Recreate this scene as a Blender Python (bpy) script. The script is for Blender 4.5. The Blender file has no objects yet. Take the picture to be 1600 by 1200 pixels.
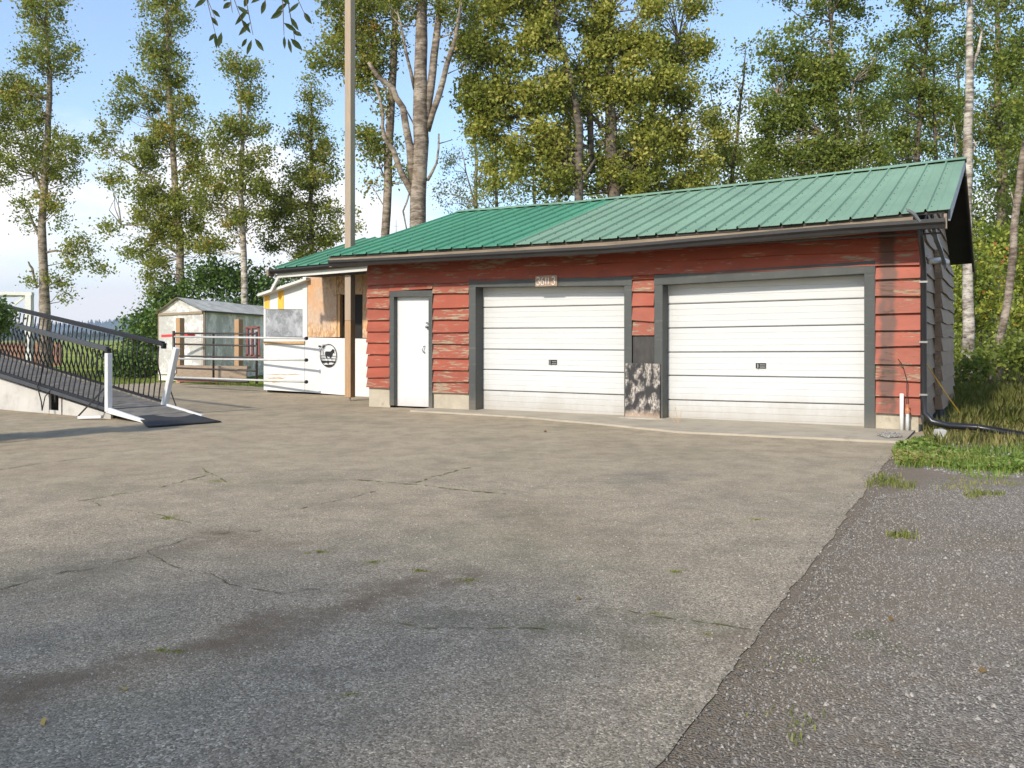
import bpy, math, random
import numpy as np
from mathutils import Vector, Matrix
R = math.radians
random.seed(7); rng = np.random.default_rng(7)
sc = bpy.context.scene

# ------------------------------------------------------------------ camera
F = 1380.0; CZ = 1.25; HY = 530.0          # focal length in px of a 1600 px wide picture, eye height, horizon row
cam_d = bpy.data.cameras.new("camera"); cam = bpy.data.objects.new("camera", cam_d)
sc.collection.objects.link(cam); sc.camera = cam
cam.location = (0, 0, CZ); cam.rotation_euler = (R(90), 0, 0)
cam_d.sensor_width = 36; cam_d.lens = F / 1600 * 36
cam_d.shift_y = -(600 - HY) / 1600
cam_d.clip_start = 0.05; cam_d.clip_end = 12000
# ------------------------------------------------------------------ light
SUN_H = Vector((-0.56, -0.83)).normalized(); SUN_EL = R(33)
world = bpy.data.worlds.new("World"); sc.world = world; world.use_nodes = True
wn = world.node_tree.nodes; wl = world.node_tree.links; wn.clear()
def wnode(t, **k):
    n = wn.new(t)
    for a, b in k.items(): setattr(n, a, b)
    return n
out = wnode('ShaderNodeOutputWorld'); bg = wnode('ShaderNodeBackground'); sky = wnode('ShaderNodeTexSky')
sky.sky_type = 'NISHITA'; sky.sun_disc = False; sky.sun_elevation = SUN_EL
sky.sun_rotation = math.atan2(SUN_H.x, SUN_H.y)
sky.air_density = 1.0; sky.dust_density = .5; sky.ozone_density = 1.4
tc = wnode('ShaderNodeTexCoord'); mp = wnode('ShaderNodeMapping'); mp.inputs['Scale'].default_value = (1.0, 1.0, 2.6)
mp.inputs['Location'].default_value = (0.35, 0.2, 0.1)
nz = wnode('ShaderNodeTexNoise'); nz.inputs['Scale'].default_value = 2.6; nz.inputs['Detail'].default_value = 7; nz.inputs['Roughness'].default_value = .55
sep = wnode('ShaderNodeSeparateXYZ')
hor = wnode('ShaderNodeMapRange'); hor.inputs[1].default_value = 0.0; hor.inputs[2].default_value = 0.30; hor.inputs[3].default_value = 0.34; hor.inputs[4].default_value = -0.12
addn = wnode('ShaderNodeMath', operation='ADD')
cr = wnode('ShaderNodeMapRange', interpolation_type='SMOOTHSTEP'); cr.inputs[1].default_value = .47; cr.inputs[2].default_value = .72; cr.inputs[3].default_value = .06; cr.inputs[4].default_value = .95
mixc = wnode('ShaderNodeMixRGB'); mixc.inputs[2].default_value = (6.9, 6.6, 6.3, 1)
wl.new(tc.outputs['Generated'], mp.inputs[0]); wl.new(mp.outputs[0], nz.inputs[0]); wl.new(tc.outputs['Generated'], sep.inputs[0])
wl.new(sep.outputs[2], hor.inputs[0]); wl.new(nz.outputs[0], addn.inputs[0]); wl.new(hor.outputs[0], addn.inputs[1]); wl.new(addn.outputs[0], cr.inputs[0])
wl.new(cr.outputs[0], mixc.inputs[0]); tint = wnode('ShaderNodeMixRGB', blend_type='MULTIPLY'); tint.inputs[0].default_value = 1; tint.inputs[2].default_value = (1.06, 1.14, 1.22, 1); wl.new(sky.outputs[0], tint.inputs[1]); wl.new(tint.outputs[0], mixc.inputs[1]); wl.new(mixc.outputs[0], bg.inputs[0]); wl.new(bg.outputs[0], out.inputs[0])
bg.inputs[1].default_value = 0.15
sun_d = bpy.data.lights.new("sun", 'SUN'); sun = bpy.data.objects.new("sun", sun_d); sc.collection.objects.link(sun)
sun_d.energy = 3.3; sun_d.angle = R(2.2); sun_d.color = (1.0, .915, .79)
sd = Vector((SUN_H.x * math.cos(SUN_EL), SUN_H.y * math.cos(SUN_EL), math.sin(SUN_EL)))
sun.rotation_euler = (-sd).to_track_quat('-Z', 'Y').to_euler()
sc.view_settings.view_transform = 'Standard'; sc.view_settings.look = 'None'
sc.view_settings.exposure = 0.50; sc.view_settings.gamma = 1; sc.view_settings.use_curve_mapping = False
sc.cycles.max_bounces = 6; sc.cycles.transparent_max_bounces = 12; sc.cycles.volume_bounces = 0

# ------------------------------------------------------------------ geometry of the place
def P(x, y, D): return Vector(((x - 800) / F * D, D, CZ + (HY - y) / F * D))
def G(x, y, z=0.0): return P(x, y, F * (CZ - z) / (y - HY))
BO = Vector((-2.655, 16.43, 0)); U = Vector((.8717, -.4899, 0)).normalized(); V = Vector((-U.y, U.x, 0))
BROT = math.atan2(U.y, U.x)
def SD(x, d):                                  # s and camera depth where column x meets the plane d behind the front wall
    k = (x - 800) / F; ox = BO.x + V.x * d; oy = BO.y + V.y * d
    s = (k * oy - ox) / (U.x - k * U.y)
    return s, oy + U.y * s
def S(x, d=0.0): return SD(x, d)[0]
def Z(x, y, d=0.0): return CZ + (HY - y) / F * SD(x, d)[1]
def line(pts, d):                              # pixel polyline -> function z(s)
    q = sorted((S(x, d), Z(x, y, d)) for x, y in pts)
    xs = [a for a, b in q]; zs = [b for a, b in q]
    def f(s):
        if s <= xs[0]: i = 0
        elif s >= xs[-1]: i = len(xs) - 2
        else: i = max(k for k in range(len(xs) - 1) if xs[k] <= s)
        t = (s - xs[i]) / (xs[i + 1] - xs[i]); t = min(max(t, -.3), 1.3)
        return zs[i] + t * (zs[i + 1] - zs[i])
    return f

# ------------------------------------------------------------------ mesh helpers
class MB:
    def __init__(self): self.v = []; self.f = []
    def quadmesh(self, vs, fs):
        o = len(self.v); self.v += [tuple(p) for p in vs]; self.f += [tuple(i + o for i in q) for q in fs]; return self
    def hexa(self, p):                         # 4 bottom + 4 top, both counter-clockwise seen from above
        return self.quadmesh(p, [(3, 2, 1, 0), (4, 5, 6, 7), (0, 1, 5, 4), (1, 2, 6, 5), (2, 3, 7, 6), (3, 0, 4, 7)])
    def box(self, x0, x1, y0, y1, z0, z1):
        return self.hexa([(x0, y0, z0), (x1, y0, z0), (x1, y1, z0), (x0, y1, z0), (x0, y0, z1), (x1, y0, z1), (x1, y1, z1), (x0, y1, z1)])
    def quadprism(self, pts, off):             # polygon pts extruded by vector off
        n = len(pts); off = Vector(off); a = [Vector(p) for p in pts]; b = [p + off for p in a]
        return self.quadmesh(a + b, [tuple(range(n))[::-1], tuple(range(n, 2 * n))] + [(i, (i + 1) % n, n + (i + 1) % n, n + i) for i in range(n)])
    def tube(self, path, rad, n=8, cap=True):
        path = [Vector(p) for p in path]
        if not hasattr(rad, '__len__'): rad = [rad] * len(path)
        o = len(self.v); up = None
        for i, p in enumerate(path):
            t = (path[min(i + 1, len(path) - 1)] - path[max(i - 1, 0)]).normalized()
            if up is None: up = t.orthogonal().normalized()
            else:
                up = (up - t * up.dot(t))
                up = up.normalized() if up.length > 1e-6 else t.orthogonal().normalized()
            w = t.cross(up)
            for k in range(n):
                a = 2 * math.pi * k / n
                self.v.append(tuple(p + (up * math.cos(a) + w * math.sin(a)) * rad[i]))
        for i in range(len(path) - 1):
            for k in range(n):
                self.f.append((o + i * n + k, o + i * n + (k + 1) % n, o + (i + 1) * n + (k + 1) % n, o + (i + 1) * n + k))
        if cap:
            self.f.append(tuple(o + k for k in range(n))[::-1]); self.f.append(tuple(o + (len(path) - 1) * n + k for k in range(n)))
        return self
    def bar(self, a, b, w, h, up=(0, 0, 1)):   # rectangular bar between two points
        a = Vector(a); b = Vector(b); t = (b - a).normalized(); up = Vector(up)
        s = t.cross(up).normalized() * w / 2; u = s.cross(t).normalized() * h / 2
        return self.hexa([a - s - u, b - s - u, b + s - u, a + s - u, a - s + u, b - s + u, b + s + u, a + s + u])
    def sphere(self, c, r, n=8, m=6, sq=(1, 1, 1)):
        c = Vector(c); vs = []; fs = []
        for i in range(m + 1):
            th = math.pi * i / m
            for k in range(n):
                a = 2 * math.pi * k / n
                vs.append(c + Vector((math.sin(th) * math.cos(a) * r * sq[0], math.sin(th) * math.sin(a) * r * sq[1], math.cos(th) * r * sq[2])))
        for i in range(m):
            for k in range(n): fs.append((i * n + k, (i + 1) * n + k, (i + 1) * n + (k + 1) % n, i * n + (k + 1) % n))
        return self.quadmesh(vs, fs)

def props(o, label=None, cat=None, group=None, kind=None):
    if label: o['label'] = label
    if cat: o['category'] = cat
    if group: o['group'] = group
    if kind: o['kind'] = kind
    return o
def build(name, mb, mat, parent=None, origin=None, smooth=False, bevel=0, **k):
    me = bpy.data.meshes.new(name)
    vs = mb.v
    if origin is not None: vs = [(a - origin[0], b - origin[1], c - origin[2]) for a, b, c in vs]
    me.from_pydata(vs, [], mb.f); me.materials.append(mat); me.validate()
    if smooth: me.polygons.foreach_set('use_smooth', [True] * len(me.polygons))
    me.update()
    o = bpy.data.objects.new(name, me); sc.collection.objects.link(o)
    if origin is not None and parent is None: o.location = origin
    if parent is not None: o.parent = parent
    if bevel:
        m = o.modifiers.new('bevel', 'BEVEL'); m.width = bevel; m.segments = 2; m.limit_method = 'ANGLE'
    return props(o, **k)
def thing(name, loc, label, cat, group=None, rot=0):
    o = bpy.data.objects.new(name, None); sc.collection.objects.link(o); o.location = loc; o.rotation_euler = (0, 0, rot)
    o.empty_display_size = .2
    return props(o, label, cat, group)

# ------------------------------------------------------------------ materials
class NT:
    def __init__(self, name):
        self.m = bpy.data.materials.new(name); self.m.use_nodes = True; self.t = self.m.node_tree
        self.b = self.t.nodes['Principled BSDF']; self.t_ = None
    def n(self, typ, ins=None, **k):
        x = self.t.nodes.new(typ)
        for a, b in k.items(): setattr(x, a, b)
        for a, b in (ins or {}).items(): self.put(x.inputs[a], b)
        return x
    def put(self, sock, val):
        if hasattr(val, 'links') or isinstance(val, bpy.types.NodeSocket): self.t.links.new(val, sock)
        else: sock.default_value = val
    def co(self, scale=(1, 1, 1), kind='Object', rot=(0, 0, 0), loc=(0, 0, 0)):
        c = self.n('ShaderNodeTexCoord'); m = self.n('ShaderNodeMapping', {'Vector': c.outputs[kind], 'Scale': scale, 'Rotation': rot, 'Location': loc})
        return m.outputs[0]
    def noise(self, scale, vec=None, detail=4, rough=.55, out=0):
        i = {'Scale': scale, 'Detail': detail, 'Roughness': rough}
        if vec is not None: i['Vector'] = vec
        else: i['Vector'] = self.co()
        return self.n('ShaderNodeTexNoise', i).outputs[out]
    def ramp(self, fac, stops, interp='LINEAR'):
        r = self.n('ShaderNodeValToRGB', {'Fac': fac}); e = r.color_ramp.elements; r.color_ramp.interpolation = interp
        while len(e) < len(stops): e.new(.5)
        for i, (p, c) in enumerate(stops):
            e[i].position = p
            if not hasattr(c, '__len__'): c = (c, c, c)
            e[i].color = (*c[:3], 1)
        return r.outputs[0]
    def mix(self, f, a, b, mode='MIX'):
        x = self.n('ShaderNodeMixRGB', blend_type=mode)
        for s, v in ((0, f), (1, a), (2, b)):
            if isinstance(v, tuple) and len(v) == 3: v = (*v, 1)
            self.put(x.inputs[s], v)
        return x.outputs[0]
    def math(self, op, a, b=0.0, c=0.0):
        x = self.n('ShaderNodeMath', operation=op); self.put(x.inputs[0], a); self.put(x.inputs[1], b); self.put(x.inputs[2], c); return x.outputs[0]
    def smooth(self, v, a, b, lo=0., hi=1.):
        return self.n('ShaderNodeMapRange', {0: v, 1: a, 2: b, 3: lo, 4: hi}, interpolation_type='SMOOTHSTEP').outputs[0]
    def bump(self, h, strength=.3, dist=.01, normal=None):
        i = {'Height': h, 'Strength': strength, 'Distance': dist}
        if normal is not None: i['Normal'] = normal
        x = self.n('ShaderNodeBump', i); self.put(self.b.inputs['Normal'], x.outputs[0]); return x.outputs[0]
    def done(self, col=None, rough=None, metal=0, spec=None):
        if col is not None:
            if isinstance(col, tuple) and len(col) == 3: col = (*col, 1)
            self.put(self.b.inputs['Base Color'], col)
        if rough is not None: self.put(self.b.inputs['Roughness'], rough)
        self.b.inputs['Metallic'].default_value = metal
        if spec is not None: self.b.inputs['Specular IOR Level'].default_value = spec
        return self.m

def painted(name, col, rough=.5, var=.12, scale=3, dirt=(.12, .1, .07), dirtamt=.25, grain=(1, 1, 1), metal=0, bump=.15):
    t = NT(name); v = t.co(grain)
    n1 = t.noise(scale, v, 6, .6); n2 = t.noise(scale * 9, v, 4, .6)
    a = tuple(c * (1 - var) for c in col); b = tuple(min(1, c * (1 + var)) for c in col)
    c = t.ramp(n1, [(.3, a), (.7, b)])
    c = t.mix(t.smooth(t.noise(scale * 1.7, v, 8, .7), .52, .8, 0, dirtamt), c, dirt)
    rr = t.math('MULTIPLY_ADD', n2, .25, rough - .1)
    t.bump(n2, bump, .004)
    return t.done(c, rr, metal)

def wood(name, col, grain_axis=2, dark=.6, rough=.75, scale=1.0, grey=.3):
    t = NT(name); s = [14 * scale] * 3; s[grain_axis] = 1.0 * scale
    v = t.co(tuple(s)); n = t.noise(3, v, 6, .65); w = t.noise(.9, t.co(), 4)
    c = t.ramp(n, [(.25, tuple(x * dark for x in col)), (.5, col), (.8, tuple(min(1, x * 1.25) for x in col))])
    g = sum(col) / 3
    c = t.mix(t.smooth(w, .4, .75, 0, grey), c, (g * .9, g * .88, g * .82))
    t.bump(n, .4, .004)
    return t.done(c, rough, 0, .3)

def mat_siding(name, base, wood_c, peel=.5, stain=False, ax=0):
    t = NT(name); s = [18, 18, 18]; s[ax] = 2.2
    info = t.n('ShaderNodeObjectInfo').outputs['Random']
    tcn = t.n('ShaderNodeTexCoord').outputs['Object']
    off = t.n('ShaderNodeCombineXYZ', {0: t.math('MULTIPLY', info, 37.), 1: t.math('MULTIPLY', info, 11.), 2: t.math('MULTIPLY', info, 23.)}).outputs[0]
    ad = t.n('ShaderNodeVectorMath', {0: tcn, 1: off}, operation='ADD').outputs[0]
    v = t.n('ShaderNodeMapping', {'Vector': ad, 'Scale': tuple(s)}).outputs[0]
    v1 = t.n('ShaderNodeMapping', {'Vector': ad, 'Scale': tuple(3.2 if i != ax else 1.0 for i in range(3))}).outputs[0]
    fine = t.noise(1.6, v, 8, .7); big = t.noise(1.6, v1, 4, .6); grain = t.noise(4, v, 5, .6)
    bc = t.ramp(big, [(.3, tuple(c * .72 for c in base)), (.6, base), (.8, tuple(min(1, c * 1.18) for c in base))])
    bc = t.mix(t.math('MULTIPLY', info, .6), bc, (base[0] * .66, base[1] * .75, base[2] * .85))
    bc = t.mix(t.smooth(t.noise(2.2, v1, 6, .7), .5, .72, 0, .45), bc, (base[0] * .55, base[1] * .8, base[2] * .9))
    # peeling in streaks, more on some boards than others
    k = t.math('ADD', t.math('MULTIPLY', fine, .62), t.math('MULTIPLY', big, .38))
    k = t.math('ADD', k, t.math('MULTIPLY', t.math('SUBTRACT', info, .5), .10))
    mask = t.smooth(k, .60 - .07 * peel, .64 - .06 * peel)
    wc = t.ramp(grain, [(.3, tuple(c * .5 for c in wood_c)), (.65, wood_c)])
    c = t.mix(mask, bc, wc)
    if stain:
        sp = t.n('ShaderNodeSeparateXYZ', {0: tcn})
        s_ = t.math('ADD', sp.outputs[0], t.math('MULTIPLY', t.noise(3, t.co((1, 1, 1.5)), 3), .16))
        d_ = t.math('ABSOLUTE', t.math('SUBTRACT', s_, stain + .08))
        m_ = t.math('MULTIPLY', t.smooth(d_, .13, .06), t.smooth(t.noise(5, t.co((1, 1, .6)), 5), .25, .5, .35, .9))
        c = t.mix(t.math('MULTIPLY', m_, .85), c, (.055, .04, .028))
    h = t.math('SUBTRACT', t.math('MULTIPLY', grain, .5), t.math('MULTIPLY', mask, .9))
    t.bump(h, .55, .005)
    return t.done(c, t.math('MULTIPLY_ADD', mask, .3, .55), 0, .35)

M = {}
M['siding'] = mat_siding('red_paint_siding', (.355, .076, .036), (.38, .28, .19), .98, stain=8.93)
M['siding_side'] = mat_siding('weathered_siding', (.26, .17, .105), (.40, .30, .20), .9, ax=1)
M['trim'] = painted('charcoal_trim', (.06, .065, .06), .6, .18, 2, (.12, .10, .07), .25, (1, 1, .4))
M['gutter'] = painted('black_gutter', (.016, .014, .013), .5, .2, 2, (.10, .085, .06), .35)
M['downpipe'] = painted('black_plastic', (.016, .016, .018), .3, .2, 3, (.08, .07, .06), .2)
M['fascia'] = painted('stained_fascia', (.25, .19, .13), .75, .3, 3, (.035, .025, .02), .95, (.6, 1, 6))
M['barge'] = painted('barge_green', (.045, .06, .05), .6, .2, 2)
M['soffit'] = painted('dark_soffit', (.05, .043, .036), .8, .2, 2)
M['inner'] = painted('dark_interior', (.02, .018, .015), .9, .2, 2)
M['door_panel'] = painted('white_door_enamel', (.56, .565, .55), .5, .04, 1.5, (.38, .32, .22), .28, (.5, 1, 8), bump=.06)
def splash(m, amt=.55, top=.55, col=(.30, .25, .18)):
    nt = m.node_tree; bs = nt.nodes['Principled BSDF']; src = bs.inputs['Base Color'].links[0].from_socket
    t = NT.__new__(NT); t.m = m; t.t = nt; t.b = bs
    z_ = t.n('ShaderNodeSeparateXYZ', {0: t.n('ShaderNodeTexCoord').outputs['Object']}).outputs[2]
    k = t.math('ADD', z_, t.math('MULTIPLY', t.math('SUBTRACT', t.noise(2.6, t.co((1, 1, .5)), 7, .75), .5), .7))
    g = t.noise(5, t.co((.6, 1, 5), loc=(3, 0, 1)), 7, .75)
    c = t.mix(t.math('MULTIPLY', t.smooth(k, top, -.05), amt), src, col); c = t.mix(t.smooth(g, .54, .72, 0, .22), c, (.33, .29, .22))
    t.t.links.new(c, bs.inputs['Base Color'])
splash(M['door_panel'])
M['entry'] = painted('white_entry_door', (.60, .605, .60), .5, .03, 1.2, (.5, .42, .3), .12, bump=.03)
M['white_wood'] = painted('white_painted_ply', (.62, .62, .60), .7, .06, 2, (.45, .36, .24), .3, (1, 1, 2.5), bump=.25)
M['peeled'] = wood('bare_peeled_wood', (.50, .32, .15), 0)
M['yellow'] = painted('yellow_cloth', (.75, .42, .05), .8, .15, 5)
M['post'] = wood('brown_timber_post', (.40, .245, .13), 2, .8, .75, 1, .3)
M['osb_board'] = wood('ply_board', (.56, .34, .16), 2, .8, .7, .4, .15)
M['metal'] = painted('dull_steel', (.35, .34, .33), .35, .15, 6, metal=.9)
M['grey_metal'] = painted('grey_downspout', (.17, .18, .19), .4, .15, 4)
M['iron'] = painted('black_iron', (.009, .009, .011), .6, .2, 5, (.10, .06, .04), .15)
M['iron_rail'] = painted('grey_handrail', (.05, .052, .058), .5, .15, 5, (.2, .18, .15), .2)
M['gate_dark'] = painted('brown_gate_steel', (.038, .028, .024), .45, .2, 5, (.14, .06, .03), .3)
M['pipe_white'] = painted('galvanised_pipe', (.50, .50, .47), .4, .1, 5, (.25, .22, .18), .3)
M['pvc'] = painted('white_pvc', (.74, .72, .68), .4, .05, 4, (.4, .35, .28), .25)
M['copper'] = painted('rusty_copper', (.42, .16, .07), .6, .3, 12)
M['concrete'] = painted('foundation_concrete', (.42, .37, .28), .85, .18, 3, (.16, .12, .07), .55, bump=.5)
M['concrete_block'] = painted('block_concrete', (.42, .41, .38), .9, .18, 6, (.14, .13, .09), .4, bump=.5)
M['skirt'] = painted('white_render_skirt', (.46, .44, .40), .85, .12, 1.5, (.22, .19, .13), .5, (1, 1, 1), bump=.4)
M['beam_grey'] = painted('cream_carport', (.58, .57, .52), .6, .06, 2)
M['planter'] = wood('weathered_plank', (.30, .225, .155), 0, .6)
M['brickish'] = painted('orange_boards', (.26, .13, .08), .8, .3, 3)
M['red_tape'] = painted('red_tape', (.62, .03, .03), .5, .1, 4)
M['rope'] = painted('yellow_rope', (.70, .40, .03), .6, .1, 5)
M['redframe'] = painted('red_brown_frame', (.22, .07, .055), .6, .2, 4)
M['glass'] = NT('dusty_glass').done((.40, .43, .43), .15)

def mat_osb():
    t = NT('osb_sheet')
    v = t.n('ShaderNodeTexVoronoi', {'Vector': t.co((26, 26, 11)), 'Scale': 1.3, 'Randomness': 1.})
    sp = t.n('ShaderNodeSeparateColor', {0: v.outputs['Color']})
    c = t.ramp(sp.outputs[0], [(.0, (.36, .20, .10)), (.5, (.55, .35, .19)), (1, (.68, .48, .30))])
    big = t.noise(1.6, t.co(), 5, .6)
    c = t.mix(t.smooth(big, .40, .62, 0, .75), c, (.50, .37, .28))
    c = t.mix(t.smooth(t.noise(1.1, t.co(loc=(3, 1, 2)), 4), .5, .7, 0, .6), c, (.60, .27, .07))
    t.bump(sp.outputs[1], .35, .003)
    return t.done(c, .75, 0, .3)
M['osb'] = mat_osb()

def mat_roof(name, col):
    t = NT(name); n = t.noise(1.1, t.co((1, .35, 1)), 5, .6); f = t.noise(30, t.co((1, .15, 1)), 4, .6)
    c = t.ramp(n, [(.3, tuple(x * .85 for x in col)), (.7, tuple(x * 1.1 for x in col))])
    c = t.mix(t.smooth(f, .5, .85, 0, .4), c, tuple(x * 1.35 + .03 for x in col))
    c = t.mix(t.smooth(t.noise(.8, t.co((3, .5, 1)), 6, .7), .55, .8, 0, .28), c, (.16, .15, .12))
    t.bump(n, .08, .01)
    return t.done(c, t.math('MULTIPLY_ADD', f, .2, .48), .0, .3)
M['roof_faded'] = mat_roof('faded_green_roof', (.20, .32, .215))
M['roof_teal'] = mat_roof('teal_green_roof', (.085, .275, .16))

def mat_mottled():
    t = NT('mottled_sheet'); v = t.co((1, 1, .7)); n = t.noise(8, v, 3, .5); f = t.noise(45, t.co((1, 1, .4)), 7, .75)
    sp = t.n('ShaderNodeSeparateXYZ', {0: t.n('ShaderNodeTexCoord').outputs['Object']})
    c = t.ramp(f, [(.42, (.10, .09, .08)), (.5, (.26, .23, .2)), (.58, (.50, .45, .38))])
    c = t.mix(t.smooth(n, .42, .57), c, (.035, .033, .032))
    low = t.smooth(t.math('ADD', sp.outputs[2], t.math('MULTIPLY', f, .2)), .28, .12)
    c = t.mix(t.math('MULTIPLY', low, .85), c, (.42, .30, .21))
    t.bump(f, .5, .004)
    return t.done(c, .85)
M['mottled'] = mat_mottled()
M['darkply'] = painted('dark_weathered_ply', (.045, .04, .036), .7, .35, 4, (.14, .12, .10), .5, (3, 1, 1))

def mat_plastic(name='plastic_film', alpha=.86, col=(.74, .71, .66)):
    t = NT(name); w = t.noise(2.2, t.co((1.6, 1.6, .8)), 5, .6)
    wr = t.noise(1.6, t.n('ShaderNodeVectorMath', {0: t.co((1, 1, .7), rot=(0, .5, 0)), 1: t.n('ShaderNodeVectorMath', {0: t.noise(1.3, t.co(), 3, out=1), 1: (1.6, 1.6, 1.6)}, operation='MULTIPLY').outputs[0]}, operation='ADD').outputs[0], 6, .62)
    wr = t.smooth(wr, .3, .7)
    c = t.ramp(wr, [(.1, tuple(x * .8 for x in col)), (.9, tuple(min(1, x * 1.2) for x in col))])
    a = t.math('MULTIPLY_ADD', t.smooth(wr, .3, .95), .25, alpha - .12)
    t.put(t.b.inputs['Alpha'], a); t.bump(wr, .8, .03)
    return t.done(c, .28, 0, .5)
M['film'] = mat_plastic(); M['film_dark'] = mat_plastic('plastic_window_film', .5, (.46, .47, .48))
M['tarp'] = mat_plastic('roof_tarp', 1.1, (.62, .58, .50))
M['mat_rubber'] = painted('rubber_mat', (.022, .022, .024), .8, .3, 12, (.12, .10, .08), .3, bump=.5)
M['deckboard'] = painted('ramp_deck', (.17, .155, .13), .85, .3, 2, (.36, .28, .2), .5, (3, 1, 1), bump=.6)

def mat_leaf(name, stops, trans=.45):
    t = NT(name); a = t.n('ShaderNodeAttribute', attribute_name='tint').outputs['Fac']
    c = t.ramp(a, stops)
    t.put(t.b.inputs['Base Color'], c); t.b.inputs['Roughness'].default_value = .5; t.b.inputs['Specular IOR Level'].default_value = .35
    tr = t.n('ShaderNodeBsdfTranslucent', {'Color': t.mix(.45, c, (.42, .46, .06))})
    mx = t.n('ShaderNodeMixShader', {0: trans, 1: t.b.outputs[0], 2: tr.outputs[0]})
    o = t.t.nodes['Material Output']; t.t.links.new(mx.outputs[0], o.inputs[0])
    return t.m
M['leaf_poplar'] = mat_leaf('poplar_leaves', [(0, (.07, .09, .022)), (.35, (.19, .22, .04)), (.7, (.32, .33, .065)), (.9, (.44, .35, .08)), (1, (.46, .24, .06))])
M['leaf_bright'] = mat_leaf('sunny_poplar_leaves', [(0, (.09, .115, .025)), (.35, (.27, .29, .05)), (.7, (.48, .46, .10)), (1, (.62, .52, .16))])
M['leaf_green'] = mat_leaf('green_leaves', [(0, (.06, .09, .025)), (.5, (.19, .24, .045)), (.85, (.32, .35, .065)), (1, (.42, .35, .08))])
M['leaf_dark'] = mat_leaf('hedge_leaves', [(0, (.03, .06, .015)), (.5, (.085, .16, .03)), (1, (.19, .27, .055))], .2)
M['leaf_grey'] = mat_leaf('pale_leaves', [(0, (.10, .12, .07)), (.6, (.20, .22, .13)), (1, (.33, .29, .16))])
M['leaf_autumn'] = mat_leaf('autumn_bush_leaves', [(0, (.09, .13, .025)), (.35, (.26, .33, .05)), (.7, (.50, .50, .08)), (.88, (.60, .47, .08)), (.95, (.50, .22, .06)), (1, (.45, .08, .06))])
M['leaf_willow'] = mat_leaf('willow_leaves', [(0, (.03, .05, .022)), (1, (.07, .10, .03))])
M['grass_bright'] = mat_leaf('weed_leaves', [(0, (.10, .165, .035)), (.45, (.20, .31, .06)), (.75, (.33, .37, .09)), (1, (.42, .30, .14))])
M['grass_dry'] = mat_leaf('dry_grass', [(0, (.15, .19, .04)), (.5, (.31, .31, .09)), (.85, (.48, .38, .17)), (1, (.42, .19, .09))])
M['fallen'] = mat_leaf('fallen_leaves', [(0, (.20, .10, .04)), (.6, (.45, .28, .08)), (1, (.6, .45, .12))])

def mat_bark(name, pale, dark, band=1.0):
    t = NT(name); tcn = t.co((1, 1, 1), 'Object')
    n = t.noise(1.3, t.co((2, 2, 7)), 6, .7); f = t.noise(6, t.co((1.2, 1.2, 5)), 5, .6); mo = t.noise(.55, t.co(), 4, .6)
    n = t.math('ADD', t.math('MULTIPLY', n, .6), t.math('MULTIPLY', t.noise(1.1, t.co((1.6, 1.6, 1.2)), 5, .65), .4))
    c = t.ramp(n, [(.40, dark), (.48, tuple((a * .9 + b) / 2 for a, b in zip(pale, dark))), (.55, pale), (.66, tuple(min(1, a * 1.25) for a in pale))])
    c = t.mix(t.smooth(f, .55, .66, 0, .8), c, dark)
    c = t.mix(t.smooth(mo, .52, .66, 0, .5), c, (.16, .10, .05))
    t.bump(n, .9, .03)
    return t.done(c, .85, 0, .2)
M['bark_pale'] = mat_bark('pale_bark', (.33, .27, .21), (.09, .065, .045))
M['bark_birch'] = mat_bark('birch_bark', (.50, .45, .38), (.10, .075, .055))
M['bark_dark'] = mat_bark('dark_bark', (.16, .13, .10), (.05, .04, .03))

splash(M['entry'], .3, .35); splash(M['trim'], .5, .4, (.20, .17, .12))
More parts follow.
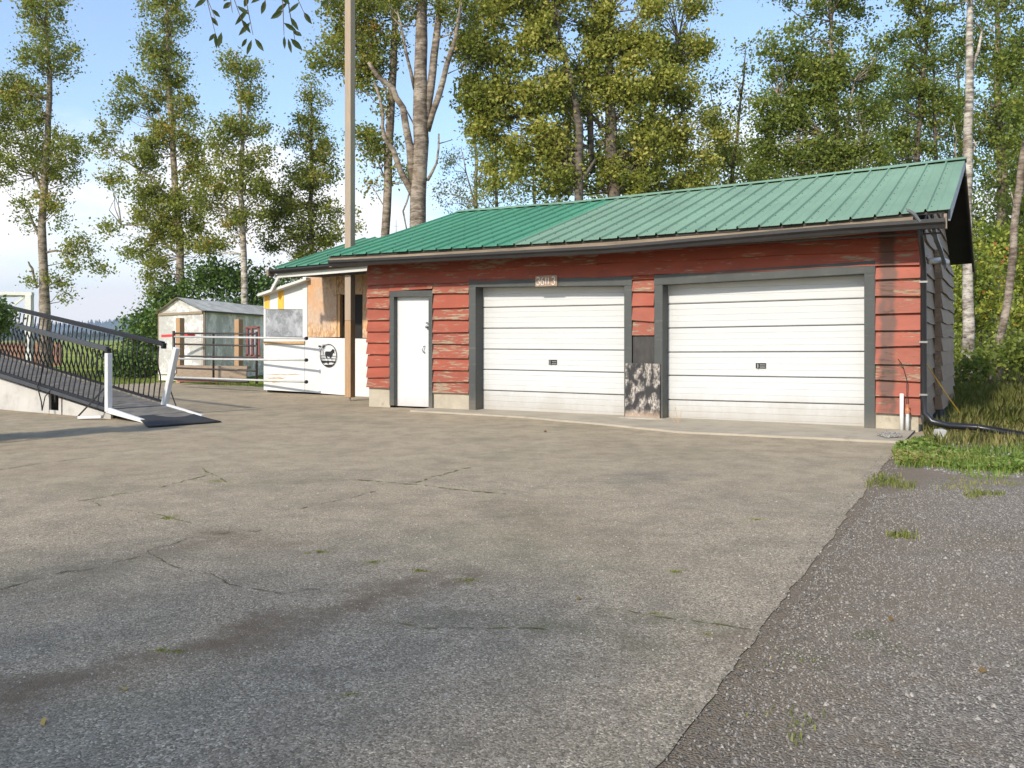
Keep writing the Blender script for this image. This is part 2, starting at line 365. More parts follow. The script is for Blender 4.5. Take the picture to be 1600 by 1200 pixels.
# ------------------------------------------------------------------ ground
def mat_pavement():
    t = NT('aggregate_concrete'); v = t.co()
    vo = t.n('ShaderNodeTexVoronoi', {'Vector': v, 'Scale': 140., 'Randomness': 1.})
    sp = t.n('ShaderNodeSeparateColor', {0: vo.outputs['Color']})
    vo2 = t.n('ShaderNodeTexVoronoi', {'Vector': v, 'Scale': 38., 'Randomness': 1.}); sp2 = t.n('ShaderNodeSeparateColor', {0: vo2.outputs['Color']})
    peb = t.ramp(sp.outputs[0], [(0, (.08, .066, .048)), (.35, (.225, .186, .136)), (.75, (.365, .305, .225)), (.93, (.50, .42, .31)), (1, (.74, .63, .47))])
    pos = t.n('ShaderNodeSeparateXYZ', {0: v})
    big = t.noise(.28, v, 5, .6); mid = t.noise(1.3, v, 5, .6)
    # colour turns tan towards the garage, aggregate colours further out
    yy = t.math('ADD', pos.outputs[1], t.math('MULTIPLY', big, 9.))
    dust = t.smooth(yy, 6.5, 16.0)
    tan_col = t.ramp(mid, [(.3, (.37, .29, .18)), (.7, (.48, .385, .245))])
    c = t.mix(t.math('MULTIPLY_ADD', dust, .52, .14), peb, tan_col)
    c = t.mix(t.smooth(sp2.outputs[1], .95, .99, 0, .35), c, (.45, .40, .32))
    st = t.noise(.55, t.co((1.3, .7, 1), loc=(4.2, 1, 0)), 5, .65)
    c = t.mix(t.smooth(st, .50, .80, 0, .35), c, (.12, .098, .07))
    st2 = t.noise(.9, t.co((1, 1, 1), loc=(9, 3, 0)), 6, .7)
    c = t.mix(t.smooth(st2, .57, .8, 0, .3), c, (.10, .10, .06))
    # tyre-worn soil arcs
    c = t.mix(t.smooth(t.noise(3.4, v, 7, .72), .42, .64, 0, .38), c, (.15, .125, .09))
    c = t.mix(t.smooth(t.noise(.8, t.co(loc=(1, 6, 2)), 6, .7), .50, .68, 0, .35), c, (.17, .16, .10))
    nx_ = t.math('MULTIPLY', t.math('SUBTRACT', t.noise(1.7, v, 5, .65), .5), .9); ny_ = t.math('MULTIPLY', t.math('SUBTRACT', t.noise(1.9, t.co(loc=(7, 3, 1)), 5, .65), .5), .9)
    gx = t.math('ADD', pos.outputs[0], nx_); gy = t.math('ADD', pos.outputs[1], ny_)
    def seg(a, b, w, amt, col, c):                 # soil lying along a wheel track between two points of the yard
        a = G(*a); b = G(*b); d_ = b - a; L2 = d_.length_squared
        h_ = t.math('DIVIDE', t.math('ADD', t.math('MULTIPLY', t.math('SUBTRACT', gx, a.x), d_.x), t.math('MULTIPLY', t.math('SUBTRACT', gy, a.y), d_.y)), L2)
        h_ = t.math('MINIMUM', t.math('MAXIMUM', h_, 0.), 1.)
        ex = t.math('SUBTRACT', t.math('SUBTRACT', gx, a.x), t.math('MULTIPLY', h_, d_.x)); ey = t.math('SUBTRACT', t.math('SUBTRACT', gy, a.y), t.math('MULTIPLY', h_, d_.y))
        dist = t.math('SQRT', t.math('ADD', t.math('MULTIPLY', ex, ex), t.math('MULTIPLY', ey, ey)))
        return t.mix(t.math('MULTIPLY', t.smooth(dist, w, w * .1), t.math('MULTIPLY_ADD', t.smooth(t.noise(9, v, 5, .7), .3, .65), amt * .65, amt * .2)), c, col)
    br = (.15, .108, .068); gn = (.14, .128, .072)
    c = seg((-200, 1190), (60, 1075), .28, .85, br, c); c = seg((60, 1075), (400, 990), .26, .9, br, c); c = seg((400, 990), (560, 935), .24, .8, br, c); c = seg((560, 935), (730, 900), .24, .9, br, c)
    c = seg((600, 968), (880, 975), .14, .5, gn, c); c = seg((880, 975), (1010, 1010), .17, .7, gn, c); c = seg((930, 950), (1150, 990), .14, .55, gn, c)
    c = seg((220, 860), (330, 836), .20, .5, br, c); c = seg((330, 836), (430, 850), .3, .6, br, c); c = seg((800, 790), (950, 850), .5, .35, br, c); c = seg((-50, 740), (200, 730), .6, .3, (.26, .19, .12), c)
    c = seg((0, 930), (300, 850), .16, .4, br, c); c = seg((1120, 1000), (1180, 1040), .2, .5, br, c); c = seg((840, 800), (830, 850), .3, .3, gn, c)
    h = t.math('ADD', t.math('MULTIPLY', vo.outputs['Distance'], -.8), t.math('MULTIPLY', t.noise(160, v, 2), .4))
    t.bump(h, .55, .006)
    return t.done(c, .9, 0, .25)
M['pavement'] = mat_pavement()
e0g = G(1075, 1133); edg = (G(1408, 692) - e0g).normalized()
def mat_gravel():
    t = NT('crushed_gravel'); v = t.co()
    vo = t.n('ShaderNodeTexVoronoi', {'Vector': v, 'Scale': 100., 'Randomness': 1.}); sp = t.n('ShaderNodeSeparateColor', {0: vo.outputs['Color']})
    c = t.ramp(sp.outputs[0], [(0, (.11, .094, .075)), (.5, (.225, .195, .16)), (.88, (.33, .29, .235)), (1, (.44, .39, .32))])
    big = t.noise(.55, v, 6, .65)
    c = t.mix(t.smooth(big, .38, .62, 0, .8), c, (.235, .185, .13))
    c = t.mix(t.smooth(t.noise(.9, t.co(loc=(5, 5, 0)), 6, .7), .58, .75, 0, .6), c, (.06, .062, .035))
    ps = t.n('ShaderNodeSeparateXYZ', {0: v})
    de = t.math('ADD', t.math('MULTIPLY', t.math('SUBTRACT', ps.outputs[0], e0g.x), edg.y), t.math('MULTIPLY', t.math('SUBTRACT', ps.outputs[1], e0g.y), -edg.x))
    de = t.math('ADD', de, t.math('MULTIPLY', t.math('SUBTRACT', t.noise(1.9, v, 6, .7), .5), 1.3))
    c = t.mix(t.smooth(de, .75, .1, 0, .85), c, (.20, .155, .105))
    pn = t.noise(2.3, v, 6, .7)
    c = t.mix(t.smooth(pn, .52, .64, 0, .75), c, (.20, .155, .105))
    c = t.mix(t.smooth(t.noise(1.6, t.co(loc=(2, 8, 0)), 7, .75), .58, .68, 0, .7), c, (.10, .105, .045))
    h = t.math('ADD', t.math('MULTIPLY', vo.outputs['Distance'], -1.), t.math('MULTIPLY', t.noise(7, v, 5), .8))
    t.bump(h, .8, .012)
    return t.done(c, .92, 0, .25)
M['gravel'] = mat_gravel()
def mat_field():
    t = NT('field_grass'); v = t.co(); n = t.noise(.12, v, 6, .6); f = t.noise(9, v, 5, .7)
    c = t.ramp(n, [(.35, (.20, .26, .04)), (.55, (.30, .34, .06)), (.75, (.42, .38, .11))])
    c = t.mix(t.smooth(f, .4, .7, 0, .4), c, (.10, .14, .03)); t.bump(f, .8, .05)
    return t.done(c, .95, 0, .1)
M['field'] = mat_field()
def mat_dirt():
    t = NT('dirt_verge'); v = t.co(); n = t.noise(1.5, v, 7, .65); f = t.noise(30, v, 4, .7)
    c = t.ramp(n, [(.35, (.085, .07, .04)), (.5, (.14, .13, .06)), (.62, (.22, .19, .13)), (.75, (.12, .15, .04))])
    c = t.mix(t.smooth(f, .5, .75, 0, .6), c, (.30, .28, .24)); t.bump(f, .8, .03)
    return t.done(c, .95, 0, .1)
M['dirt'] = mat_dirt()

def sheet(name, pts, z, mat, kind='structure', sub=0):
    mb = MB(); mb.quadmesh([(x, y, z) for x, y in pts], [tuple(range(len(pts)))])
    return build(name, mb, mat, kind=kind)
sheet('grass_field', [(-4000, -200), (4000, -200), (4000, 5000), (-4000, 5000)], -.05, M['field'])
sheet('dirt_ground', [(3.5, 8.2), (30, 8.2), (40, 30), (16, 38), (7, 22), (4.6, 12)], -.012, M['dirt'])
sheet('gravel_drive', [(-1.9, -6), (30, -6), (30, 9.4), (9, 9.2), (5.9, 8.9), (3.9, 9.4), (.2, 2.4)], -.005, M['gravel'])
e0 = G(1075, 1133); e1 = G(1408, 692); ed = (e1 - e0).normalized()
edge = []
wv = 0.0
for i in range(200):                            # ragged right edge of the slab
    p = e0 + ed * (-9 + 17.9 * i / 199.); wv = .7 * wv + random.gauss(0, .009); n_ = Vector((ed.y, -ed.x, 0)) * (wv * .8)
    edge.append((p.x + n_.x, p.y + n_.y))
q = BO + U * 9.6 + V * .3
lot = edge + [(q.x, q.y), (BO + V * 3.5).to_tuple()[:2], (BO + U * -5 + V * 3.2).to_tuple()[:2], (G(385, 602.5)).to_tuple()[:2], G(250, 597).to_tuple()[:2],
              (-12.5, 21.5), (-16, 15), (-22, 10), (-22, -8), (edge[0][0], -8)]
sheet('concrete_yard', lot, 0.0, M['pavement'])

# raised concrete apron in front of the doors
B = thing('garage', BO, 'low red lap-sided garage with green metal roof and two white overhead doors', 'garage', rot=BROT)
def bpart(name, mb, mat, parent=None, **k): return build(name, mb, mat, parent or B, **k)
mb = MB(); npt = 26; fr = []
for i in range(npt + 1):
    x = 640 + (1412 - 640) * i / npt
    y = np.interp(x, [640, 800, 960, 1060, 1412], [641.5, 650, 664, 674.5, 690.5])
    p = G(x, y, .02); rel = p - BO; fr.append((rel.dot(U), rel.dot(V) + random.gauss(0, .012)))
top = [(s, d, .026) for s, d in fr]; bot = [(s, d - .012, -.01) for s, d in fr]; back = [(s, .3, .030) for s, d in fr]
vs = bot + top + back; n = npt + 1
mb.quadmesh(vs, [(i, i + 1, n + i + 1, n + i) for i in range(npt)] + [(n + i, n + i + 1, 2 * n + i + 1, 2 * n + i) for i in range(npt)])
bpart('apron', mb, painted('dusty_apron', (.36, .31, .23), .9, .15, 2, (.13, .10, .06), .6, bump=.4))

# ------------------------------------------------------------------ garage walls
SR = S(1435)                                    # right end of the front wall
DEP = 7.8
xs = dict(a0=577, m0=611, m1=678, g0=735, g1=989, h0=1024, h1=1368, e=1435)
s_ = {k: S(v) for k, v in xs.items()}
eave = line([(516, 399.5), (900, 376.5), (1300, 345), (1487, 326)], -.62)
ridge = line([(719, 331), (900, 317), (1200, 285), (1507, 249)], 3.9)
wb = MB()
WT = 2.62
for a, b in (('a0', 'm0'), ('m1', 'g0'), ('g1', 'h0'), ('h1', 'e')): wb.box(s_[a] + .01, s_[b] - .01, .004, .14, -.1, 2.2)
wb.box(.01, SR - .01, .004, .14, 2.2, WT)
wb.box(.01, .14, .14, DEP - .14, -.1, WT); wb.box(SR - .14, SR - .01, .14, DEP - .14, -.1, WT + .1); wb.box(.01, SR - .01, DEP - .14, DEP, -.1, WT)
bpart('wall', wb, M['soffit'])
for a, b in (('a0', 'm0'), ('m1', 'g0'), ('h1', 'e')): bpart('foundation', MB().box(s_[a], s_[b] + (-.02 if b != 'e' else 0), -.006, .003, -.08, .42), M['concrete'])
bpart('foundation', MB().box(SR - .009, SR + .002, .004, DEP, -.08, .3), M['concrete'])

def lap(fn, a0, a1, z0, z1, parent=None, thick=.056, mat=None, name='siding_board', warp=.010):
    n = max(2, int((a1 - a0) / .35) + 1); mb = MB(); vs = []
    ph = random.random() * 9; tilt = random.gauss(0, .006)
    for i in range(n + 1):
        t = i / n; a = a0 + (a1 - a0) * t; w = warp * math.sin(ph + a * 2.3) + tilt * (t - .5) * 2
        e = .006 * (1 if i in (0, n) else 0) + random.gauss(0, .0015)
        vs += [fn(a, .002, z0 + w), fn(a, thick + e, z0 + w), fn(a, thick - .005 + e, z0 + .014 + w), fn(a, .006, z1 + w)]
    fs = []
    for i in range(n):
        o = 4 * i
        for k in range(4): fs.append((o + k, o + (k + 1) % 4, o + 4 + (k + 1) % 4, o + 4 + k))
    fs += [(3, 2, 1, 0), (4 * n, 4 * n + 1, 4 * n + 2, 4 * n + 3)]
    mb.quadmesh(vs, fs)
    return build(name, mb, mat or M['siding'], parent or B)
front = lambda a, o, z: (a, -o, z)
def courses(a0, a1, zs, **k):
    for zt, zb in zip(zs[:-1], zs[1:]): lap(front, a0 + random.uniform(-.004, .004), a1 + random.uniform(-.004, .004), zb, zt + .015, **k)
LA = [2.245, 2.036, 1.82, 1.607, 1.4, 1.18, .965, .753, .54, .352]
LB = [2.245, 2.05, 1.806, 1.588, 1.374, 1.166, .926, .71, .507, .30]
LC = [2.245, 2.18, 1.988, 1.769, 1.54, 1.31]
LD = [2.235, 2.07, 1.84, 1.605, 1.38, 1.155, .92, .695, .47, .235]
courses(-.03, s_['m0'] - .004, LA); courses(s_['m1'] + .004, s_['g0'] - .004, LB)
courses(s_['g1'] + .004, s_['h0'] - .004, LC); courses(s_['h1'] + .004, SR + .03, LD)
lap(front, s_['m0'] + .002, s_['m1'] - .002, Z(640, 454), 2.26)
courses(-.03, S(935), [2.80, 2.62, 2.45, 2.245]); courses(S(935) + .003, SR + .02, [2.80, 2.62, 2.45, 2.245])
# side wall with its shallow bump-out
side = lambda a, o, z: (SR + o, a, z); side2 = lambda a, o, z: (SR + .11 + o, a, z)
D1, D2 = 2.55, 6.0
bm_ = MB().box(SR, SR + .108, D1, D2, .0, 2.58); bpart('wall_bay', bm_, M['soffit'])
z = .10; k = 0
while z < 4.0:
    zt = min(z + .232, 4.3)
    lim = lambda zz: max(0, (zz - 2.62) / .318)
    a0 = lim(zt); a1 = DEP - lim(zt)
    if a1 - a0 > .3:
        if z < 2.5:
            lap(side, .0, D1 - .01, z, zt + .015, mat=M['siding_side'], thick=.04); lap(side2, D1 + .0, D2, z + .03, min(zt + .045, 2.6), mat=M['siding_side'], thick=.04)
            lap(side, D2 + .01, DEP, z, zt + .015, mat=M['siding_side'], thick=.04)
            bpart('bay_return_board', MB().box(SR + .03, SR + .118, D1 - .03, D1 - .004, z + .03, zt + .024), M['siding_side'])
        else: lap(side, a0, a1, z, zt + .015, mat=M['siding_side'], thick=.04)
    z += .232
# gable infill behind the laps
g = MB().quadprism([(SR - .09, 0.0, 2.62), (SR - .09, DEP, 2.62), (SR - .09, 3.9, 3.95)], (.08, 0, 0)); bpart('gable', g, M['soffit'])
g = MB().quadprism([(.02, 0.0, 2.6), (.02, DEP, 2.6), (.02, 3.9, 3.9)], (.08, 0, 0)); bpart('gable', g, M['siding_side'])

# ------------------------------------------------------------------ overhead doors
def frame(parent, x0, x0i, x1i, x1, top, bottom, header, dback=.24):
    sa, sb, sc_, sd_ = S(x0), S(x0i), S(x1i), S(x1)
    (tl, tr), (bl, br), (hl, hr) = top, bottom, header
    ztl, ztr = Z(x0, tl), Z(x1, tr); zhl, zhr = Z(x0i, hl), Z(x1i, hr); zbl, zbr = Z(x0, bl), Z(x1, br)
    f = -.052
    def pr(pts, name): bpart(name, MB().quadprism([(s, f, z) for s, z in pts], (0, dback - f, 0)), M['trim'], parent, bevel=.004)
    pr([(sa, zbl), (sb, zbl), (sb, zhl - .001), (sa, zhl - .001)], 'jamb'); pr([(sc_, zbr), (sd_, zbr), (sd_, zhr - .001), (sc_, zhr - .001)], 'jamb')
    pr([(sa - .004, zhl), (sd_ + .004, zhr), (sd_ + .004, ztr), (sa - .004, ztl)], 'header')
def overhead(label, x0, x0i, x1i, x1, top, header, bl, L, Rr, hx, hy):
    dr = bpart('garage_door', MB().box(S(x0i) - .02, S(x1i) + .02, .262, .30, .0, 2.3), M['inner'], label=label)
    frame(dr, x0, x0i, x1i, x1, top, (bl[0], bl[1]), header)
    d = .20; xl = x0i; xr = x1i + 2
    s0, s1 = S(xl, d) - .0, S(xr, d) + .06
    for i in range(len(L) - 1):
        zl1, zl0 = Z(xl + 10, L[i], d), Z(xl + 10, L[i + 1], d); zr1, zr0 = Z(x1i, Rr[i], d), Z(x1i, Rr[i + 1], d)
        prof = [(0, .035), (0.01, .012), (.035, .0), (.24, 0), (.254, .005), (.268, 0), (.49, 0), (.504, .005), (.518, 0), (.74, 0), (.754, .005), (.768, 0), (.955, 0), (.975, .012), (.978, .035)]
        ns = 6; vs = []
        for j in range(ns + 1):
            t = j / ns; s = s0 + (s1 - s0) * t; za = zl0 + (zr0 - zl0) * t; zb = zl1 + (zr1 - zl1) * t
            bow = .003 * math.sin(t * 9 + i)
            for (p, o) in prof: vs.append((s, d + o + bow, za + (zb - za) * p))
        n = len(prof); fs = [(j * n + a, (j + 1) * n + a, (j + 1) * n + a + 1, j * n + a + 1) for j in range(ns) for a in range(n - 1)]
        fs += [tuple(a for a in range(n))[::-1], tuple(ns * n + a for a in range(n))]
        bpart('door_panel', MB().quadmesh(vs, fs), M['door_panel'], dr)
    hs, hz = S(hx, d), Z(hx, hy, d)
    h = MB().box(hs - .075, hs + .075, d - .006, d + .004, hz - .04, hz + .04); bpart('handle_plate', h, M['inner'], dr)
    h = MB().box(hs - .012, hs + .070, d - .022, d - .008, hz + .006, hz + .02).box(hs - .012, hs + .07, d - .022, d - .008, hz - .026, hz - .010).box(hs - .05, hs - .03, d - .03, d - .008, hz - .034, hz + .03)
    bpart('door_handle', h, M['metal'], dr)
    # rubber sill seal
    zl, zr = Z(xl, L[-1], d), Z(x1i, Rr[-1], d)
    bpart('bottom_seal', MB().quadprism([(s0, d + .005, zl - .025), (s1, d + .005, zr - .025), (s1, d + .005, zr + .004), (s0, d + .005, zl + .004)], (0, .03, 0)), M['inner'], dr)
overhead('single white overhead door under the number plaque, nearer the entry door', 735, 745.5, 977, 989, (437, 431.5), (448.5, 446.5), (641, 657),
         [438, 480.3, 512.8, 545.3, 577, 609.4, 642], [438, 476, 511.9, 547, 582, 617, 655], 864, 566)
overhead('wider white overhead door at the right end', 1024, 1037, 1351, 1368, (430, 408), (445.5, 427.5), (661, 679),
         [428, 475, 512.5, 550.2, 586.4, 624.5, 660], [419, 465.5, 506.8, 549, 590.5, 632, 673], 1189, 571.5)
# header infill above slanted casings is siding; plaque hangs on the left header (below)

# entry door
ed_ = bpart('entry_door', MB().box(S(611) + .03, S(678) - .03, .13, .16, .0, 2.2), M['inner'])
frame(ed_, 611, 618, 672, 678, (454.5, 454), (633, 638), (464, 463.5), .11)
dd = .055; bpart('door_leaf', MB().quadprism([(S(618, dd), dd, Z(618, 634, dd)), (S(672, dd) + .02, dd, Z(672, 636, dd)), (S(672, dd) + .02, dd, Z(672, 460, dd)), (S(618, dd), dd, Z(618, 460, dd))], (0, .045, 0)), M['entry'], ed_, bevel=.003)
for yy, rr in ((504.5, .016), (511, .026)):
    c = Vector((S(668.5, dd), dd, Z(668.5, yy, dd))); bpart('lock', MB().tube([c, c + Vector((0, -.02, 0)), c + Vector((0, -.045, 0))], [rr * .8, rr * .6, rr], 10), M['metal'], ed_, smooth=True)
c = Vector((S(663.5, dd), dd, Z(663.5, 546, dd)))
bpart('pull_handle', MB().tube([c + Vector((.01, -.002, .06)), c + Vector((.0, -.04, .05)), c + Vector((-.02, -.05, 0)), c + Vector((0, -.04, -.05)), c + Vector((.01, -.002, -.06))], .009, 6), M['metal'], ed_, smooth=True)

# pieces between the overhead doors
a, b = S(990), S(1023)
bpart('dark_board', MB().box(a, b, -.024, -.002, Z(1006, 570), Z(1006, 524)), M['darkply'])
sh = thing('leaning_sheet', BO + U * S(1007) - V * .08, 'blotchy black and grey sheet standing on the ground between the two garage doors', 'board', rot=BROT)
hw = (S(1034, -.09) - S(980, -.09)) / 2
zt = Z(1007, 568, -.09)
build('board', MB().hexa([(-hw, -.02, .02), (hw, -.02, .02), (hw, 0, .02), (-hw, 0, .02), (-hw, .0, zt), (hw, .0, zt), (hw, .02, zt), (-hw, .02, zt)]), M['mottled'], sh)
mm = MB(); mm.sphere((0, -.06, .015), .42, 16, 6, (1.0, .38, .09)); build('mortar_bed', mm, M['concrete'], sh, smooth=True)

# number plaque
pq = thing('house_number_plaque', BO + U * S(854, -.06) + V * -.056 + Vector((0, 0, Z(854, 439, -.06))), 'small brown wooden plaque reading 36113 above the left garage door', 'plaque', rot=BROT)
pw = (S(871, -.06) - S(837, -.06)) / 2; ph = (Z(854, 430.5, -.06) - Z(854, 447.5, -.06)) / 2
build('board', MB().box(-pw, pw, -.022, -.001, -ph, ph), wood('plaque_wood', (.36, .24, .16), 0, .5, .7, 4, .4), pq, bevel=.004)
def arcp(cx, cz, r, a0, a1, n=8, sx=.8): return [(cx + math.cos(R(a0 + (a1 - a0) * i / n)) * r * sx, cz + math.sin(R(a0 + (a1 - a0) * i / n)) * r) for i in range(n + 1)]
def dig(ch, cx, h):
    if ch == '3': return [arcp(cx, h * .24, h * .25, 150, -90)  + arcp(cx, -h * .24, h * .28, 90, -160)]
    if ch == '6': return [[(cx + h * .14, h * .46), (cx - h * .08, h * .30), (cx - h * .22, -.02 * h)] + arcp(cx, -h * .22, h * .27, 160, 520, 12)]
    return [[(cx, h * .42), (cx, -h * .46)]]
H = ph * 1.45
for i, ch in enumerate('36113'):
    cx = (-.36, -.16, .0, .115, .335)[i] * pw * 2
    m = MB()
    for st in dig(ch, cx, H): m.tube([(x, -.028, z) for x, z in st], .0075, 5)
    build('digit', m, M['pvc'], pq)

# ------------------------------------------------------------------ roof
SL, SRR = -.5, 9.72; DE, DR, DB = -.62, 3.9, 8.4
roof = bpart('roof', MB().box(SL + .1, SRR - .1, -.5, -.46, 2.6, 2.62), M['soffit'])
for o in (roof,): pass
pitch = .305; nst = int(round((SRR - SL) / pitch)); pitch = (SRR - SL) / nst
teal_edge = S(862, 1.0)
def strip(s0, s1, zf, zr, d0, d1, mat, parent, name='roof_sheet', last=False):
    prof = [(0, 0), (.010, .032), (.032, .032), (.044, 0), ((s1 - s0) / 2, .0), ((s1 - s0) / 2 + .012, .006), ((s1 - s0) / 2 + .024, 0), (s1 - s0, 0)]
    nd = 5; vs = []
    for j in range(nd + 1):
        t = j / nd; d = d0 + (d1 - d0) * t
        for (o, hh) in prof:
            s = s0 + o; z = zf(s) + (zr(s) - zf(s)) * t - .012 * math.sin(math.pi * t)
            vs.append((s, d, z + hh))
    n = len(prof)
    mb = MB().quadmesh(vs, [(j * n + a, j * n + a + 1, (j + 1) * n + a + 1, (j + 1) * n + a) for j in range(nd) for a in range(n - 1)])
    o = build(name, mb, mat, parent)
    m = o.modifiers.new('t', 'SOLIDIFY'); m.thickness = .004; m.offset = -1
    return o
back_e = lambda s: eave(s) + .02
for i in range(nst):
    a = SL + i * pitch; jit = random.uniform(-.012, .012)
    teal = a < teal_edge - 0.0
    strip(a, a + pitch + .001, eave, ridge, DE + jit, DR, M['roof_teal'] if teal else M['roof_faded'], roof)
    strip(a, a + pitch + .001, back_e, ridge, DB, DR, M['roof_faded'], roof)
mb = MB(); N = 24                                # ridge cap
vs = []
for i in range(N + 1):
    s = SL - .02 + (SRR - SL + .04) * i / N; zr = ridge(s); w = .006 * math.sin(i * 1.7)
    vs += [(s, DR - .19, zr - .022 + w), (s, DR, zr + .045), (s, DR + .19, zr - .022)]
mb.quadmesh(vs, [(3 * i + k, 3 * i + 3 + k, 3 * i + 4 + k, 3 * i + 1 + k) for i in range(N) for k in range(2)])
o = bpart('ridge_cap', mb, M['roof_faded'], roof); m = o.modifiers.new('t', 'SOLIDIFY'); m.thickness = .006
# screws in rows beside the ribs
mb = MB()
for i in range(nst):
    a = SL + i * pitch + .075
    for j in range(9):
        t = (j + .5) / 9; d = DE + .06 + (DR - DE - .2) * t; zz = eave(a) + (ridge(a) - eave(a)) * ((d - DE) / (DR - DE)) - .012 * math.sin(math.pi * t)
        mb.box(a - .006, a + .006, d - .006, d + .006, zz, zz + .009)
bpart('screws', mb, M['gutter'], roof, kind='stuff')
# boarding, rafters, fascia, barge boards
def slab(s0, s1, d0, d1, th, drop, name, mat):
    n = 10; vs = []
    for i in range(n + 1):
        s = s0 + (s1 - s0) * i / n
        for d in (d0, d1):
            t = (d - DE) / (DR - DE) if d <= DR + .01 and d1 <= DR + .01 else (DB - d) / (DB - DR)
            base = (eave(s) if d1 <= DR + .01 else back_e(s)); z = base + (ridge(s) - base) * t - drop
            vs += [(s, d, z), (s, d, z - th)]
    fs = []
    for i in range(n):
        o = 4 * i; fs += [(o, o + 4, o + 6, o + 2), (o + 1, o + 3, o + 7, o + 5), (o, o + 1, o + 5, o + 4), (o + 2, o + 6, o + 7, o + 3)]
    fs += [(0, 2, 3, 1), (4 * n, 4 * n + 1, 4 * n + 3, 4 * n + 2)]
    bpart(name, MB().quadmesh(vs, fs), mat, roof)
slab(SL + .04, SRR - .04, DE + .07, DR, .03, .022, 'roof_deck', M['soffit']); slab(SL + .04, SRR - .04, DR + .002, DB - .05, .03, .022, 'roof_deck', M['soffit'])
fas = MB(); N = 20; fs1 = S(1424, -.55); vs = []
for i in range(N + 1):
    s = SL + .02 + (fs1 - SL) * i / N; z = eave(s)
    for d in (DE + .06, DE + .10): vs += [(s, d, z - .022 + random.gauss(0, .004)), (s, d, z - .20)]
fs = []
for i in range(N):
    o = 4 * i; fs += [(o, o + 1, o + 5, o + 4), (o + 2, o + 6, o + 7, o + 3), (o, o + 4, o + 6, o + 2), (o + 1, o + 3, o + 7, o + 5)]
fs += [(0, 2, 3, 1), (4 * N, 4 * N + 1, 4 * N + 3, 4 * N + 2)]
bpart('fascia', MB().quadmesh(vs, fs), M['fascia'], roof)
bpart('drip_shadow_batten', MB().quadmesh([(S_, d, eave(S_) - .008 - dz) for S_ in (SL + .03, 2.5, 5.0, 7.5, SRR - .06) for d, dz in ((DE + .045, 0), (DE + .045, .03), (DE + .065, .03), (DE + .065, 0))],
      [(4 * i + k, 4 * i + (k + 1) % 4, 4 * i + 4 + (k + 1) % 4, 4 * i + 4 + k) for i in range(4) for k in range(4)]), M['soffit'], roof)
for i in range(17):                              # rafter tails
    s = SL + .35 + i * .59
    if s < SRR - .1: bpart('rafter_tail', MB().quadprism([(s - .02, DE + .105, eave(s) - .06), (s - .02, .0, eave(s) + .135), (s - .02, .0, eave(s) - .02), (s - .02, DE + .105, eave(s) - .19)], (.04, 0, 0)), M['soffit'], roof)
bpart('rafter_end', MB().box(SRR - .07, SRR - .035, DE + .03, DE + .15, eave(SRR) - .24, eave(SRR) - .05), M['fascia'], roof)
# barge boards
ze, zr_, zb_ = eave(SRR), ridge(SRR), back_e(SRR)
bpart('barge_board', MB().quadprism([(SRR - .03, DE + .16, ze + .03), (SRR - .03, DR, zr_ - .02), (SRR - .03, DR, zr_ - .17), (SRR - .03, DE + .16, ze - .13)], (.03, 0, 0)), M['grey_metal'], roof)
bpart('barge_board', MB().quadprism([(SRR - .03, DR, zr_ - .02), (SRR - .03, DB, zb_ - .02), (SRR - .03, DB, zb_ - .22), (SRR - .03, DR, zr_ - .22)], (.035, 0, 0)), M['barge'], roof)
bpart('barge_trim', MB().quadprism([(SRR + .006, DR, zr_ - .24), (SRR + .006, DB, zb_ - .24), (SRR + .006, DB, zb_ - .29), (SRR + .006, DR, zr_ - .29)], (.02, 0, 0)), M['fascia'], roof)
bpart('barge_board', MB().quadprism([(SL, DE + .08, eave(SL) - .01), (SL, DR, ridge(SL) - .02), (SL, DR, ridge(SL) - .16), (SL, DE + .08, eave(SL) - .16)], (.03, 0, 0)), M['fascia'], roof)
# gutter
def gutter(parent, gt, gb, s0, s1, d0, d1, mat, name='gutter'):
    N = 24; vs = []
    for i in range(N + 1):
        s = s0 + (s1 - s0) * i / N; zt_, zb2 = gt(s), gb(s); h = zt_ - zb2
        for d, z in ((d1, zt_), (d1, zb2), (d0 + .035, zb2), (d0 + .025, zb2 + h * .35), (d0, zb2 + h * .62), (d0, zt_), (d0 + .008, zt_), (d0 + .012, zb2 + h * .6), (d1 - .01, zb2 + .01)): vs.append((s, d, z))
    n = 9; fs = [(j * n + a, j * n + (a + 1) % n, (j + 1) * n + (a + 1) % n, (j + 1) * n + a) for j in range(N) for a in range(n)] + [tuple(range(6)), tuple(N * n + a for a in range(6))[::-1]]
    return bpart(name, MB().quadmesh(vs, fs), mat, parent)
gt = line([(516, 407), (630, 401.5), (960, 383.5), (1300, 353), (1477, 341)], -.62); gb = line([(516, 416), (630, 411), (960, 395), (1300, 367), (1477, 356)], -.62)
gutter(B, gt, gb, S(516, -.6), S(1477, -.6), -.67, -.565, M['gutter'])

